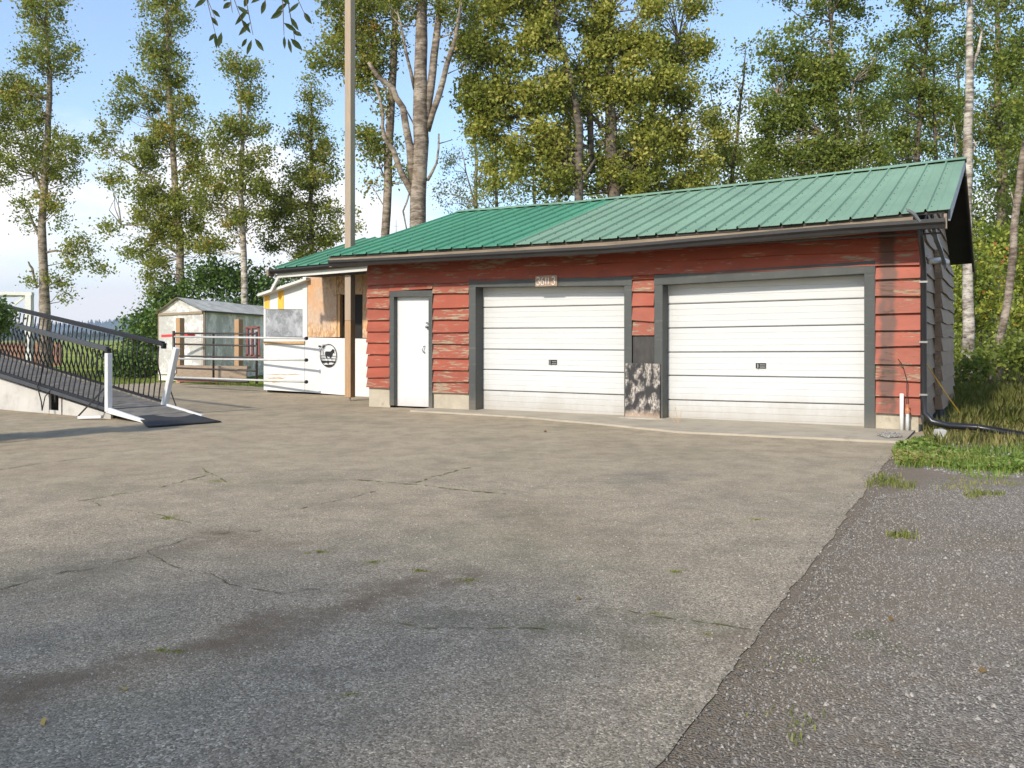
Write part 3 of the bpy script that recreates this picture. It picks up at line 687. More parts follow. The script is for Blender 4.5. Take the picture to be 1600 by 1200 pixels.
# downpipe, side pipe pieces
dp = bpart('downpipe', MB(), M['downpipe']) if False else None
s1 = SR + .07
path = [(s1 - .02, -.58, gb(s1) + .02), (s1, -.50, gb(s1) - .08), (s1 + .0, -.16, 2.28), (s1, -.085, 2.15), (s1, -.085, .45), (s1 + .01, -.085, .27), (s1 + .10, -.10, .155), (s1 + .3, -.16, .12)]
pe = BO + U * (s1 + .3) + V * -.16 + Vector((0, 0, .12))
def toL(p): r_ = p - BO; return (r_.dot(U), r_.dot(V), p.z)
path += [toL(G(1530, 668, .085)), toL(G(1600, 680, .06)), toL(G(1720, 696, .05))]
bpart('downpipe', MB().tube(path, [.03, .035, .036, .04, .042, .044, .044, .044, .044, .044, .044], 12), M['downpipe'], smooth=True, label='black drainpipe bending at the corner to run along the ground')
for z in (2.0, 1.2, .5): bpart('pipe_bracket', MB().box(s1 - .05, s1 + .05, -.13, -.035, z, z + .025), M['metal'])
bpart('bent_gutter_strap', MB().tube([toL(P(1418, 328, 11.0)), toL(P(1428, 334, 11.02)), toL(P(1437, 346, 11.05))], [.02, .024, .02], 4), M['grey_metal'])
bpart('loose_downspout', MB().tube([toL(P(1459, 358, 11.9)), toL(P(1462, 372, 12.0)), toL(P(1470, 392, 12.3)), toL(P(1476, 412, 12.5)), toL(P(1477, 420, 12.5))], [.035, .04, .036, .03, .012], 4), M['grey_metal'], label='grey bent downspout dangling under the gable')
bpart('vent_pipe', MB().tube([toL(P(1450, 408.5, 12.6)), toL(P(1468, 406.5, 12.6)), toL(P(1472, 406.5, 12.6)), toL(P(1480, 410, 12.5))], .044, 10), M['pvc'], smooth=True)

# ------------------------------------------------------------------ annex with the lower green roof
A = thing('side_annex', BO + U * -1.6 + V * 2.0, 'set-back annex with particle board wall and lower green roof beside the garage', 'annex')
def apart(name, mb, mat, parent=None, **k):      # mesh given in garage coordinates
    v2 = [tuple(BO + U * a + V * b + Vector((0, 0, c)) - A.location) for a, b, c in mb.v]; mb.v = v2
    return build(name, mb, mat, parent or A, **k)
d = 2.2
def panel(x0, x1, y0a, y0b, y1a, y1b, dd, th=.02):     # y0 top (left,right), y1 bottom
    return MB().quadprism([(S(x0, dd), dd, Z(x0, y1a, dd)), (S(x1, dd), dd, Z(x1, y1b, dd)), (S(x1, dd), dd, Z(x1, y0b, dd)), (S(x0, dd), dd, Z(x0, y0a, dd))], (0, th, 0))
apart('wall', MB().box(S(480, 2.3), -.03, 2.33, 2.36, -.05, 2.9).box(S(480, 2.3), S(480, 2.3) + .06, 2.36, 6.6, -.05, 2.85), M['inner'])
apart('particle_board', panel(480.5, 526, 424, 420, 526.5, 526.8, d), M['osb'])
apart('particle_board', panel(526.5, 566, 420, 419, 460, 460, d), M['osb'])
apart('particle_board', panel(566.5, 590, 420, 419, 528, 529, d), M['osb'])
apart('opening_reveal', panel(526.5, 531, 460.5, 460.5, 526.8, 526.8, 2.222, .10), M['osb_board'])
apart('white_plywood', panel(476.5, 600, 527, 530, 612.5, 622.5, 2.19, .02), M['white_wood'])
# lower roof
rl = thing  # alias, unused
l_eave = line([(421, 420), (575, 405.5)], .75); l_ridge = line([(568, 373), (700, 364)], 3.74)
ar = apart('roof', MB().box(-3.1, -.05, .9, .94, 2.55, 2.58), M['soffit'])
n2 = 10; p2 = (3.15 - .02) / n2
def astrip(a, b, ze, zr, d0, d1):
    prof = [(0, 0), (.010, .032), (.032, .032), (.044, 0), ((b - a) / 2, .0), (b - a, 0)]; vs = []; n = len(prof)
    for t in (0, .5, 1):
        for o_, h_ in prof: vs.append((a + o_, d0 + (d1 - d0) * t, ze(a + o_) * (1 - t) + zr(a + o_) * t + h_))
    o = apart('roof_sheet', MB().quadmesh(vs, [(j * n + k, j * n + k + 1, (j + 1) * n + k + 1, (j + 1) * n + k) for j in range(2) for k in range(n - 1)]), M['roof_teal2'], ar)
    m = o.modifiers.new('t', 'SOLIDIFY'); m.thickness = .004; m.offset = -1
M['roof_teal2'] = mat_roof('mid_green_roof', (.10, .27, .16))
for i in range(n2):
    a = -3.15 + i * p2; astrip(a, a + p2 + .001, l_eave, l_ridge, .75, 3.74); astrip(a, a + p2 + .001, l_eave, l_ridge, 6.73, 3.742)
def aslab(d0, z0o, d1, z1f, th, name, mat):
    vs = [(-3.12, d0, l_eave(-3.12) - z0o), (-.02, d0, l_eave(-.02) - z0o), (-.02, d1, z1f(-.02) - z0o), (-3.12, d1, z1f(-3.12) - z0o)]
    apart(name, MB().hexa([(a, b, c - th) for a, b, c in vs] + vs), mat, ar)
aslab(.82, .012, 3.74, l_ridge, .03, 'roof_deck', M['soffit'])
agt = lambda s: l_eave(s) - .03; agb = lambda s: l_eave(s) - .115
g_ = MB(); vs = []
for i in range(13):
    s = -3.2 + (3.0) * i / 12
    for dq, z in ((.79, agt(s)), (.79, agb(s)), (.72, agb(s)), (.68, agb(s) + .05), (.68, agt(s))): vs.append((s, dq, z))
g_.quadmesh(vs, [(5 * j + a, 5 * j + (a + 1) % 5, 5 * j + 5 + (a + 1) % 5, 5 * j + 5 + a) for j in range(12) for a in range(5)] + [(0, 1, 2, 3, 4), (64, 63, 62, 61, 60)])
apart('gutter', g_, M['gutter'])
apart('fascia', MB().hexa([(-3.1, .80, l_eave(-3.1) - .20), (-.02, .80, l_eave(0) - .22), (-.02, .84, l_eave(0) - .22), (-3.1, .84, l_eave(-3.1) - .20), (-3.1, .80, l_eave(-3.1) - .02), (-.02, .80, l_eave(0) - .02), (-.02, .84, l_eave(0) - .02), (-3.1, .84, l_eave(-3.1) - .02)]), M['beam_grey'])
apart('gutter_end', MB().box(-3.26, -3.205, .66, .84, agb(-3.2) - .05, agt(-3.2) + .01), M['fascia'])
apart('soffit', MB().hexa([(-3.1, .85, l_eave(-3.1) - .16), (-.02, .85, l_eave(0) - .16), (-.02, 2.3, l_eave(0) - .10), (-3.1, 2.3, l_eave(-3.1) - .10), (-3.1, .85, l_eave(-3.1) - .15), (-.02, .85, l_eave(0) - .15), (-.02, 2.3, l_eave(0) - .09), (-3.1, 2.3, l_eave(-3.1) - .09)]), M['soffit'])

# white lean-to at the far left of it
Lt = thing('lean_to', BO + U * -4 + V * 2.2, 'white painted lean-to with slanted roof and plastic-covered window', 'shed')
def lpart(name, mb, mat, **k):
    mb.v = [tuple(BO + U * a + V * b + Vector((0, 0, c)) - Lt.location) for a, b, c in mb.v]
    return build(name, mb, mat, Lt, **k)
lpart('wall', panel(412, 476, 459, 438, 483, 483, 2.25, .03), M['white_wood'])
lpart('wall', panel(412, 476, 526, 527, 609, 612.5, 2.20, .03), M['white_wood'])
lpart('window_post', panel(412, 415, 482, 482, 527, 527, 2.25, .03), M['white_wood']); lpart('window_post', panel(473, 480, 430, 430, 527, 527, 2.23, .03), M['white_wood'])
lpart('window_film', panel(414, 474, 482, 482, 526, 526, 2.262, .003), M['film_dark'])
lpart('side_wall', MB().box(S(412, 2.2), S(412, 2.2) + .03, 2.29, 5.5, -.05, 2.2), M['white_wood'])
lpart('back_wall', MB().box(S(412, 2.2) + .04, S(476, 2.2) + .3, 5.2, 5.25, -.05, 2.2), M['planter'])
lpart('roof', panel(402, 478, 459, 433.5, 463, 437.5, 2.05, 3.2), M['beam_grey'])
lpart('window_sill', panel(411, 475, 533.5, 533, 537.5, 537, 2.15, .05), M['peeled'])
lpart('yellow_strip', panel(413, 420.5, 457, 455, 482, 482, 2.24, .006), M['yellow']); lpart('yellow_strip', panel(434, 443, 452, 450, 482.5, 483, 2.24, .006), M['yellow'])
def ragged(x0, x1, yc, amp, dd, seed):
    rr = random.Random(seed); n = 10; up = []; lo = []
    for i in range(n + 1):
        x = x0 + (x1 - x0) * i / n; c = yc + rr.uniform(-1, 1) * .8; w = amp * math.sin(math.pi * (i + .3) / (n + .6)) * rr.uniform(.4, 1.2)
        up.append((S(x, dd), dd, Z(x, c - w, dd))); lo.append((S(x, dd), dd, Z(x, c + w, dd)))
    return MB().quadmesh(up + lo, [(i, n + 1 + i, n + 2 + i, i + 1) for i in range(n)])
lpart('bare_wood_streak', ragged(414, 474, 585, .9, 2.196, 1), M['peeled']); lpart('bare_wood_streak', ragged(414, 448, 590.5, 1.3, 2.196, 2), M['peeled']); lpart('bare_wood_streak', ragged(413, 440, 596.5, 1.0, 2.196, 3), M['peeled'])
lpart('roof_strut', MB().bar((S(424, 2.0), 2.0, Z(424, 455, 2)), (S(436, 2.0), 2.0, Z(436, 432, 2)), .06, .06), M['beam_grey'])

# metal horse sign
hs_ = thing('horse_sign', BO + U * S(513, 2.17) + V * 2.17 + Vector((0, 0, Z(513, 555, 2.17))), 'black oval metal cut-out of a horse, windmill and fence on the white plywood', 'sign', rot=BROT)
sc_px = 45 / 1080.                                 # cut-out coordinates were read off in this scale
kx = (S(514, 2.17) - S(513, 2.17)); kz = (Z(513, 554, 2.17) - Z(513, 555, 2.17))
def hp(px, py): return ((490 + px * sc_px - 513) * kx, -.006, -(530 + py * sc_px - 555) * kz)
def flat(name, pts): build(name, MB().quadprism([hp(*p) for p in pts], (0, .012, 0)), M['iron'], hs_)
def strokes(name, sts, r=.006):
    m = MB()
    for st in sts: m.tube([hp(*p) for p in st], r, 5)
    build(name, m, M['iron'], hs_)
strokes('ring', [[(555 + 305 * math.cos(R(a)), 610 + 425 * math.sin(R(a))) for a in range(0, 361, 12)]], .008)
flat('horse', [(440, 480), (470, 455), (640, 460), (690, 400), (700, 370), (725, 378), (760, 385), (755, 450), (765, 515), (745, 520), (715, 480), (700, 540), (680, 620), (640, 660), (640, 700), (600, 700), (610, 650), (510, 640), (490, 610), (480, 640), (510, 705), (470, 700), (440, 620), (430, 560)])
strokes('fence', [[(250, 610), (420, 610)], [(680, 632), (860, 632)], [(255, 705), (850, 725)], [(320, 640), (320, 790)], [(390, 650), (395, 770)], [(690, 700), (690, 800)], [(540, 740), (540, 900)]], .005)
strokes('windmill', [[(345, 590), (362, 380), (380, 590)], [(370, 400), (370, 300)], [(290, 270), (440, 270)], [(320, 200), (415, 340)], [(365, 190), (365, 350)], [(320, 340), (410, 200)], [(180, 262), (300, 272)]], .005)
flat('windmill_tail', [(170, 240), (250, 235), (265, 290), (200, 298)])
flat('ground_band', [(285, 800), (820, 820), (790, 880), (640, 850), (560, 860), (535, 930), (500, 860), (400, 880), (380, 900), (320, 870)])
flat('ground_band', [(390, 960), (700, 950), (790, 880), (760, 940), (660, 1015), (550, 1045), (470, 1020)])

# ------------------------------------------------------------------ tall square post
po = BO + U * -1.29 + V * 1.0
pt = thing('timber_post', po, 'tall square brown timber post rising through the lower green roof', 'post', rot=BROT)
w = .077
build('lower_post', MB().box(-w, w, -w, w, .07, 1.62), M['post'], pt, bevel=.012)
build('upper_post', MB().box(-w, w, -w, w, 1.622, 9.0), wood('upper_post_timber', (.36, .275, .195), 2, .85, .75, 1, .4), pt, bevel=.012)
build('post_bolt', MB().tube([(0, 0, 0), (0, 0, .075)], .014, 8), M['metal'], pt)

# ------------------------------------------------------------------ ramp with belly-baluster rails
RA = Vector((-.83, .555, 0)).normalized(); RP = Vector((-RA.y, RA.x, 0)) * -1      # up the ramp, and across it (away from the camera)
if RP.y < 0: RP = -RP
RT = Vector((-5.53, 13.2, 0)); SLP = .142; RLEN = 6.4; RW = 1.05
def rpt(t, c, h=0): return RT + RA * t + RP * c + Vector((0, 0, .035 + SLP * t + h))
ramp = thing('access_ramp', RT, 'sloping grey access ramp with white skirt and black wavy baluster railings', 'ramp')
def rbuild(name, mb, mat, parent=None, **k):
    mb.v = [tuple(Vector(v) - RT) for v in mb.v]; return build(name, mb, mat, parent or ramp, **k)
nb = 44
for i in range(nb):
    t0 = .02 + i * RLEN / nb; t1 = t0 + RLEN / nb - .006; j = random.uniform(-.002, .002)
    rbuild('deck_board', MB().hexa([rpt(t0, .05, j - .03), rpt(t1, .05, j - .03), rpt(t1, RW - .05, j - .03), rpt(t0, RW - .05, j - .03), rpt(t0, .05, j), rpt(t1, .05, j), rpt(t1, RW - .05, j), rpt(t0, RW - .05, j)]), M['deckboard'])
for c, ta, tb_, m_e in ((-.01, -.05, .93, 'white_wood'), (-.01, .94, RLEN, 'iron_rail'), (RW - .04, -.05, .93, 'white_wood'), (RW - .04, .94, RLEN, 'deckboard')):
    a = rpt(ta, c); b = rpt(tb_, c)
    rbuild('edge_board', MB().hexa([a + Vector((0, 0, -.03)), b + Vector((0, 0, -.06)), b + RP * .05 + Vector((0, 0, -.06)), a + RP * .05 + Vector((0, 0, -.03)), a + Vector((0, 0, .02)), b + Vector((0, 0, .03)), b + RP * .05 + Vector((0, 0, .03)), a + RP * .05 + Vector((0, 0, .02))]), M[m_e], bevel=.006)
def skirt(t0, t1, c, name='skirt', gap=0.0, zb=-.02):
    a = rpt(t0, c, -.11); b = rpt(t1, c, -.11)
    rbuild(name, MB().hexa([(a.x, a.y, zb), (b.x, b.y, zb), (b.x + RP.x * .04, b.y + RP.y * .04, zb), (a.x + RP.x * .04, a.y + RP.y * .04, zb), a, b, b + RP * .04, a + RP * .04]), M['skirt'])
skirt(1.0, 2.38, .12); skirt(2.42, 2.50, .12); skirt(2.80, RLEN, .12); skirt(1.5, RLEN, RW - .12)
a = rpt(2.5, .13); b = rpt(2.8, .13)
rbuild('skirt', MB().hexa([(a.x, a.y, -.02), (b.x, b.y, -.02), (b.x + RP.x * .03, b.y + RP.y * .03, -.02), (a.x + RP.x * .03, a.y + RP.y * .03, -.02), (a.x, a.y, .06), (b.x, b.y, .06), (b.x + RP.x * .03, b.y + RP.y * .03, .06), (a.x + RP.x * .03, a.y + RP.y * .03, .06)]), M['skirt'])
def railing(c, tstart, lean, label, hgt, post_w=.085):
    r_ = rbuild('railing', MB().bar(rpt(tstart + .05, c, .05), rpt(RLEN, c, .05), .035, .03), M['iron'], label=label)
    tm = M['iron_rail'] if c < .5 else M['iron']
    rbuild('top_rail', MB().bar(rpt(tstart + .02, c, hgt), rpt(RLEN, c, hgt), .07, .075), tm, r_, bevel=.008)
    rbuild('rail_cap', MB().bar(rpt(tstart - .02, c, hgt - .03), rpt(tstart + .03, c, hgt - .03), .07, .09), M['iron'], r_)
    t = tstart + .14; k = 0
    prof = [(0.04, 0), (.10, .0), (.22, -.04), (.34, -.095), (.46, -.08), (.60, .02), (.72, .065), (.84, .035), (.97, 0)]
    h0 = hgt - .03
    base = None
    while t < RLEN - .05:
        if base is None:
            m = MB().tube([Vector((0, 0, 0)) + RA * (-o * .0) + RP * (-o * 1.0) + RA * (-o * .9) + Vector((0, 0, h * h0)) for h, o in prof], .012, 6)
            base = build('baluster', m, M['iron'], r_, smooth=True); base.location = rpt(t, c) - RT
        else:
            o = base.copy(); sc.collection.objects.link(o); o.parent = r_; o.location = rpt(t, c) - RT
        t += .142
    a = rpt(tstart, c, -.04); b = rpt(tstart, c, hgt - .06) + RA * lean[0] + RP * lean[1]
    rbuild('end_post', MB().bar(a, b, post_w, post_w, up=RA), M['white_wood'], r_, bevel=.008)
    return r_
railing(0.02, .90, (0, 0), 'near railing with grey handrail', .93)
railing(RW - .02, .95, (-.34, 0), 'far railing with black handrail and leaning white end post', 1.0)
rbuild('brace', MB().bar(rpt(1.35, -.22, -.19), rpt(.93, .0, .35), .02, .02), M['iron'])
rbuild('brace_foot', MB().bar(rpt(.95, -.06, -.12), rpt(1.32, -.22, -.19), .05, .04), M['white_wood'])
rbuild('brace', MB().tube([rpt(2.6, -.10, -.33), rpt(2.66, -.08, -.2), rpt(2.86, -.04, .02), rpt(2.82, 0, .2), rpt(2.75, 0, .45)], .011, 6), M['iron'])
rbuild('brace', MB().tube([rpt(2.62, -.09, -.33), rpt(2.6, -.05, -.1), rpt(2.5, 0, .04)], .009, 6), M['iron'])
rbuild('brace', MB().tube([rpt(.72, RW + .1, -.12), rpt(.8, RW + .06, .1), rpt(.86, RW + .02, .3), rpt(.8, RW, .55)], .010, 6), M['iron'])
# rubber mat at the foot
mt = MB(); n = 10; vs = []
A0, A1, A2, A3 = G(214, 652, .05), G(232, 669, .0), G(346, 660.5, .0), G(283, 643.5, .05)
for i in range(n + 1):
    for j in range(n + 1):
        u_, v_ = i / n, j / n; p = (A0 * (1 - u_) + A3 * u_) * (1 - v_) + (A1 * (1 - u_) + A2 * u_) * v_
        z = .012 + .06 * (1 - v_) ** 2 + .03 * math.sin(u_ * 7) * (1 - v_) * .4
        vs.append((p.x, p.y, z))
mt.quadmesh(vs, [(i * (n + 1) + j, (i + 1) * (n + 1) + j, (i + 1) * (n + 1) + j + 1, i * (n + 1) + j + 1) for i in range(n) for j in range(n)])
mo = build('rubber_mat', mt, M['mat_rubber'], origin=(-5.0, 13.0, 0), smooth=True, label='black ribbed rubber mat at the foot of the ramp', cat='mat')
m = mo.modifiers.new('t', 'SOLIDIFY'); m.thickness = .012

# ------------------------------------------------------------------ gates
gl, gr = G(272, 605), G(402, 608.5)
GA = P(272, 556, 22.9); GB = P(401, 559, 21.0)
def GZ(x, y):
    t = (x - 272) / (401 - 272); Dq = 22.9 + (21.0 - 22.9) * t; return P(x, y, Dq)
gate = thing('tube_gate', (GA.x, GA.y, 0), 'dark brown five-bar tube gate standing in front of the plastic shed', 'gate')
def tb(name, pts, r, mat, par, base, **k):
    build(name, MB().tube([Vector(p) - base for p in pts], r, 8), mat, par, smooth=True, **k)
gb_ = Vector((GA.x, GA.y, 0))
for (ya, yb, xe) in ((520.7, 521.5, 401), (537.6, 540.4, 401), (556, 559, 401), (574.7, 579.7, 401)):
    tb('bar', [GZ(272, ya), GZ(xe, yb)], .022, M['gate_dark'], gate, gb_)
tb('bar', [GZ(272, 592), GZ(388, 596.8)], .03, M['gate_dark'], gate, gb_)
tb('upright', [GZ(271.5, 517), GZ(271.5, 593)], .038, M['gate_dark'], gate, gb_)
tb('upright', [GZ(333.5, 520.5), GZ(333.5, 593)], .028, M['gate_dark'], gate, gb_)
tb('upright', [GZ(401, 518), GZ(401, 599.5)], .030, M['gate_dark'], gate, gb_)
tb('latch', [GZ(272, 576.5), GZ(276, 578), GZ(276, 583), GZ(272, 585)], .012, M['gate_dark'], gate, gb_)
def WZ(x, y):
    t = (x - 273) / (478 - 273); return P(x, y, 22.6 + (19.55 - 22.6) * t)
wb_ = Vector((WZ(273, 530).x, 22.6, 0))
wg = thing('pale_pipe_rails', wb_, 'three long white pipe rails running from the dark gate to the white lean-to', 'rails')
for (ya, yb) in ((526, 528.7), (560.5, 562.6), (589.5, 596.7)):
    tb('rail', [WZ(273, ya), WZ(478, yb)], .024, M['pipe_white'], wg, wb_)
    tb('end_cap', [WZ(477.6, yb), WZ(479.6, yb)], .040, M['iron'], wg, wb_)

# ------------------------------------------------------------------ plastic shed behind
gw = Vector((-9.1, 26.0, 0)); gL = Vector((-10.75, 26.9, 0)); gd = Vector((.09, 1.0, 0)).normalized(); GLN = 9.0
ez = 2.12; pz = 2.50
sx = gL - gw
hut = thing('plastic_shed', gw, 'gabled greenhouse shed wrapped in cloudy plastic sheeting behind the gate', 'greenhouse')
def hb(name, mb, mat, **k):
    mb.v = [tuple(Vector(v) - gw) for v in mb.v]; return build(name, mb, mat, hut, **k)
Zv = lambda z: Vector((0, 0, z))
mid = gw + sx * .56
nseg = 7
hb('front_film', MB().quadmesh([gw, gL, gL + Zv(ez - .05), mid + Zv(pz - .05), gw + Zv(ez)], [(0, 1, 2, 3, 4)]), M['film'])
hb('side_film', MB().quadmesh([gw, gw + gd * GLN, gw + gd * GLN + Zv(ez), gw + Zv(ez)], [(0, 1, 2, 3)]), M['film'])
hb('side_film', MB().quadmesh([gL, gL + gd * GLN, gL + gd * GLN + Zv(ez - .05), gL + Zv(ez - .05)], [(0, 1, 2, 3)]), M['film'])
hb('back_film', MB().quadmesh([p + gd * GLN for p in (gw, gL, gL + Zv(ez), mid + Zv(pz), gw + Zv(ez))], [(0, 1, 2, 3, 4)]), M['film'])
def sag(a, b, c, dd_, name):
    n = 12; vs = []
    for i in range(n + 1):
        for j in range(7):
            u_ = i / n; v_ = j / 6; p = (a * (1 - u_) + b * u_) * (1 - v_) + (dd_ * (1 - u_) + c * u_) * v_
            vs.append(p + Zv(-.05 * abs(math.sin(u_ * math.pi * 4)) * math.sin(v_ * math.pi) + random.gauss(0, .006)))
    hb(name, MB().quadmesh(vs, [(i * 7 + j, (i + 1) * 7 + j, (i + 1) * 7 + j + 1, i * 7 + j + 1) for i in range(n) for j in range(6)]), M['tarp'], smooth=True)
ov = gd * -.15; nx = -sx.normalized() * .12
sag(mid + Zv(pz) + ov, mid + Zv(pz) + gd * GLN, gw + gd * GLN + Zv(ez - .03) + nx, gw + Zv(ez - .03) + nx + ov, 'roof_sheet')
sag(mid + Zv(pz) + ov, mid + Zv(pz) + gd * GLN, gL + gd * GLN + Zv(ez - .08) - nx, gL + Zv(ez - .08) - nx + ov, 'roof_sheet')
for p in (gw, gL, mid + gd * .02): hb('frame_post', MB().bar(p + gd * .05, p + gd * .05 + Zv(ez - .02), .09, .07, up=gd), M['planter'])
hb('frame_beam', MB().bar(gw + Zv(ez - .08) - gd * .02, gL + Zv(ez - .12) - gd * .02, .05, .07), M['planter'])
for k in range(1, 5): hb('stud', MB().bar(gw + gd * k * 1.7 - nx * .5, gw + gd * k * 1.7 - nx * .5 + Zv(ez - .02), .05, .09, up=gd), M['planter'])
hb('edge_pole', MB().bar(gw + Zv(ez - .05) + nx * .9, gw + gd * GLN + Zv(ez - .05) + nx * .9, .04, .05), M['gutter'])
hb('bottom_rail', MB().bar(gw + Zv(.22) - gd * .03, gL + Zv(.22) - gd * .03, .04, .05), M['beam_grey'])

def singlepost(name, x, ytop, ybot, D, wd, mat, label, cat='post'):
    b = P(x, ybot, D); t_ = P(x, ytop, D)
    o = build(name, MB().hexa([(-wd, -wd, 0), (wd, -wd, 0), (wd * .9, wd, 0), (-wd, wd, 0), (-wd, -wd, t_.z - b.z), (wd, -wd, t_.z - b.z + .01), (wd, wd, t_.z - b.z), (-wd, wd, t_.z - b.z)]), mat, bevel=.008, label=label, cat=cat)
    o.location = b; o.rotation_euler = (0, 0, BROT); return o
singlepost('wooden_post', 281.5, 497, 600, 25.2, .085, M['post'], 'thick wooden post behind the left end of the tube gate')
singlepost('wooden_post', 373, 499, 592, 24.6, .085, M['post'], 'lighter notched wooden post behind the right half of the tube gate')
pb = thing('plank_bed', G(332, 603), 'low raised bed of weathered planks just behind the gate', 'planter')
for a_, b_, y0, y1 in ((275, 386, 571, 575.5), (275, 385, 576, 590), (277, 387, 590.5, 597)):
    D0, D1_ = 24.4, 23.9
    q0, q1, q2, q3 = P(a_, y1 - 1, D0), P(b_, y1 + 1.2, D1_), P(b_, y0 + 1.4, D1_), P(a_, y0, D0)
    mb = MB().quadprism([q0, q1, q2, q3], (0, .04 if y0 > 575 else .35, 0)); mb.v = [tuple(Vector(v) - pb.location) for v in mb.v]
    build('plank', mb, M['planter'] if y0 < 590 else M['redframe'], pb)
rt = P(277, 524, 25.6)
build('red_strip', MB().bar(Vector((-.46, 0, -.02)), Vector((.55, -.1, .02)), .02, .075), M['red_tape'], label='bright red strip across the front of the plastic shed', cat='barrier strip').location = rt
wf = thing('leaning_window_frame', P(395, 556, 24.2), 'old red-brown window frame leaning beside the white lean-to', 'window frame')
for (a_, b_) in (((383, 512), (406, 511)), ((384, 555), (410, 557)), ((386, 512), (387, 556)), ((404, 511), (405, 557)), ((393, 513), (394, 556))):
    build('frame_bar', MB().bar(P(*a_, 24.2) - wf.location, P(*b_, 24.2) - wf.location, .05, .05, up=(0, 1, 0)), M['redframe'], wf)
build('pane', MB().quadprism([P(386, 554, 24.23) - wf.location, P(405, 556, 24.23) - wf.location, P(405, 512, 24.23) - wf.location, P(386, 513, 24.23) - wf.location], (0, .01, 0)), M['glass'], wf)

# cream carport corner and low orange boards at far left
cpb = P(46, 530, 27); cp = thing('cream_carport', (cpb.x, cpb.y, 0), 'cream flat roof edge and post of a carport past the railing', 'carport')
def cb(name, a, b, w_, h_, mat=M['beam_grey']): build(name, MB().bar(Vector(a) - cp.location, Vector(b) - cp.location, w_, h_), mat, cp)
cb('roof_edge', P(-120, 456.5, 27), P(51, 459, 27), .12, .10); cb('roof_edge', P(51, 459, 27), P(20, 462, 31), .1, .1)
q_ = P(46, 460, 27); build('post', MB().bar(Vector((q_.x, q_.y, q_.z - .02)) - cp.location, Vector((q_.x, q_.y, 0)) - cp.location, .18, .18, up=(0, 1, 0)), M['beam_grey'], cp)
cb('brace', P(22, 476, 27.05), P(40, 462, 27.05), .05, .07); cb('beam', P(-120, 470, 27.1), P(36, 461.5, 27.1), .06, .06)
cb('wall', P(-120, 505, 27.5), P(34, 506, 27.5), .1, .10)
lb = thing('orange_board_wall', G(40, 572), 'low orange-brown board wall behind the ramp railings', 'low wall')
for k in range(5):
    x0 = -60 + k * 31; build('board', MB().hexa([Vector(p) - lb.location for p in (P(x0, 572, 40), P(x0 + 30, 572, 40), P(x0 + 30, 572, 40) + Vector((0, .1, 0)), P(x0, 572, 40) + Vector((0, .1, 0)), P(x0, 536, 40), P(x0 + 30, 535.5, 40), P(x0 + 30, 535.5, 40) + Vector((0, .1, 0)), P(x0, 536, 40) + Vector((0, .1, 0)))]), M['brickish'], lb)

# right-hand details
vp = build('standpipe', MB().tube([(0, 0, 0), (0, 0, .52)], .026, 12), M['pvc'], smooth=True, label='white plastic standpipe in front of the red wall at the right corner', cat='pipe')
vp.location = BO + U * S(1409, -.12) + V * -.12 + Vector((0, 0, .0))
cpip = thing('water_tap_pipe', BO + U * S(1418, -.14) + V * -.14, 'short rusty capped water pipe beside the white standpipe', 'pipe')
build('pipe', MB().tube([(0, 0, 0), (0, 0, .26)], .022, 10), M['pipe_white'], cpip, smooth=True); build('valve', MB().tube([(0, 0, .261), (0, 0, .30), (.0, 0, .33), (0, 0, .38)], [.03, .034, .02, .024], 8), M['copper'], cpip)
build('cable', MB().tube([(-.01, 0, .38), (.0, .02, .7), (-.04, .06, .9), (-.10, .06, .98)], .006, 5), M['gutter'], cpip)
blk = build('concrete_block', MB().hexa([(-.07, -.07, 0), (.07, -.07, 0), (.07, .07, 0), (-.07, .07, 0), (-.05, -.06, .16), (.055, -.06, .16), (.05, .06, .17), (-.05, .06, .16)]), M['concrete_block'], label='small concrete block propping the black drainpipe', cat='block', bevel=.01)
blk.location = G(1475, 689) + Vector((0, .1, -.03))
ra, rb = P(1447, 568, 12.2), G(1512, 663, -.02)
build('yellow_rope', MB().tube([tuple(ra - rb), tuple((ra - rb) * .5 + Vector((0, 0, -.015))), (0, 0, 0)], .008, 5), M['rope'], label='thin yellow rope slanting from the wall corner to the ground', cat='rope').location = rb
# antenna far behind the ridge
an = P(619, 366, 60); build('antenna', MB().tube([(0, 0, -an.z), (0, 0, 0), (0, 0, .95)], [.03, .025, .015], 5).bar((-.15, 0, .55), (.15, 0, .55), .02, .02), M['metal'], label='thin mast antenna standing beyond the green roof', cat='antenna').location = an

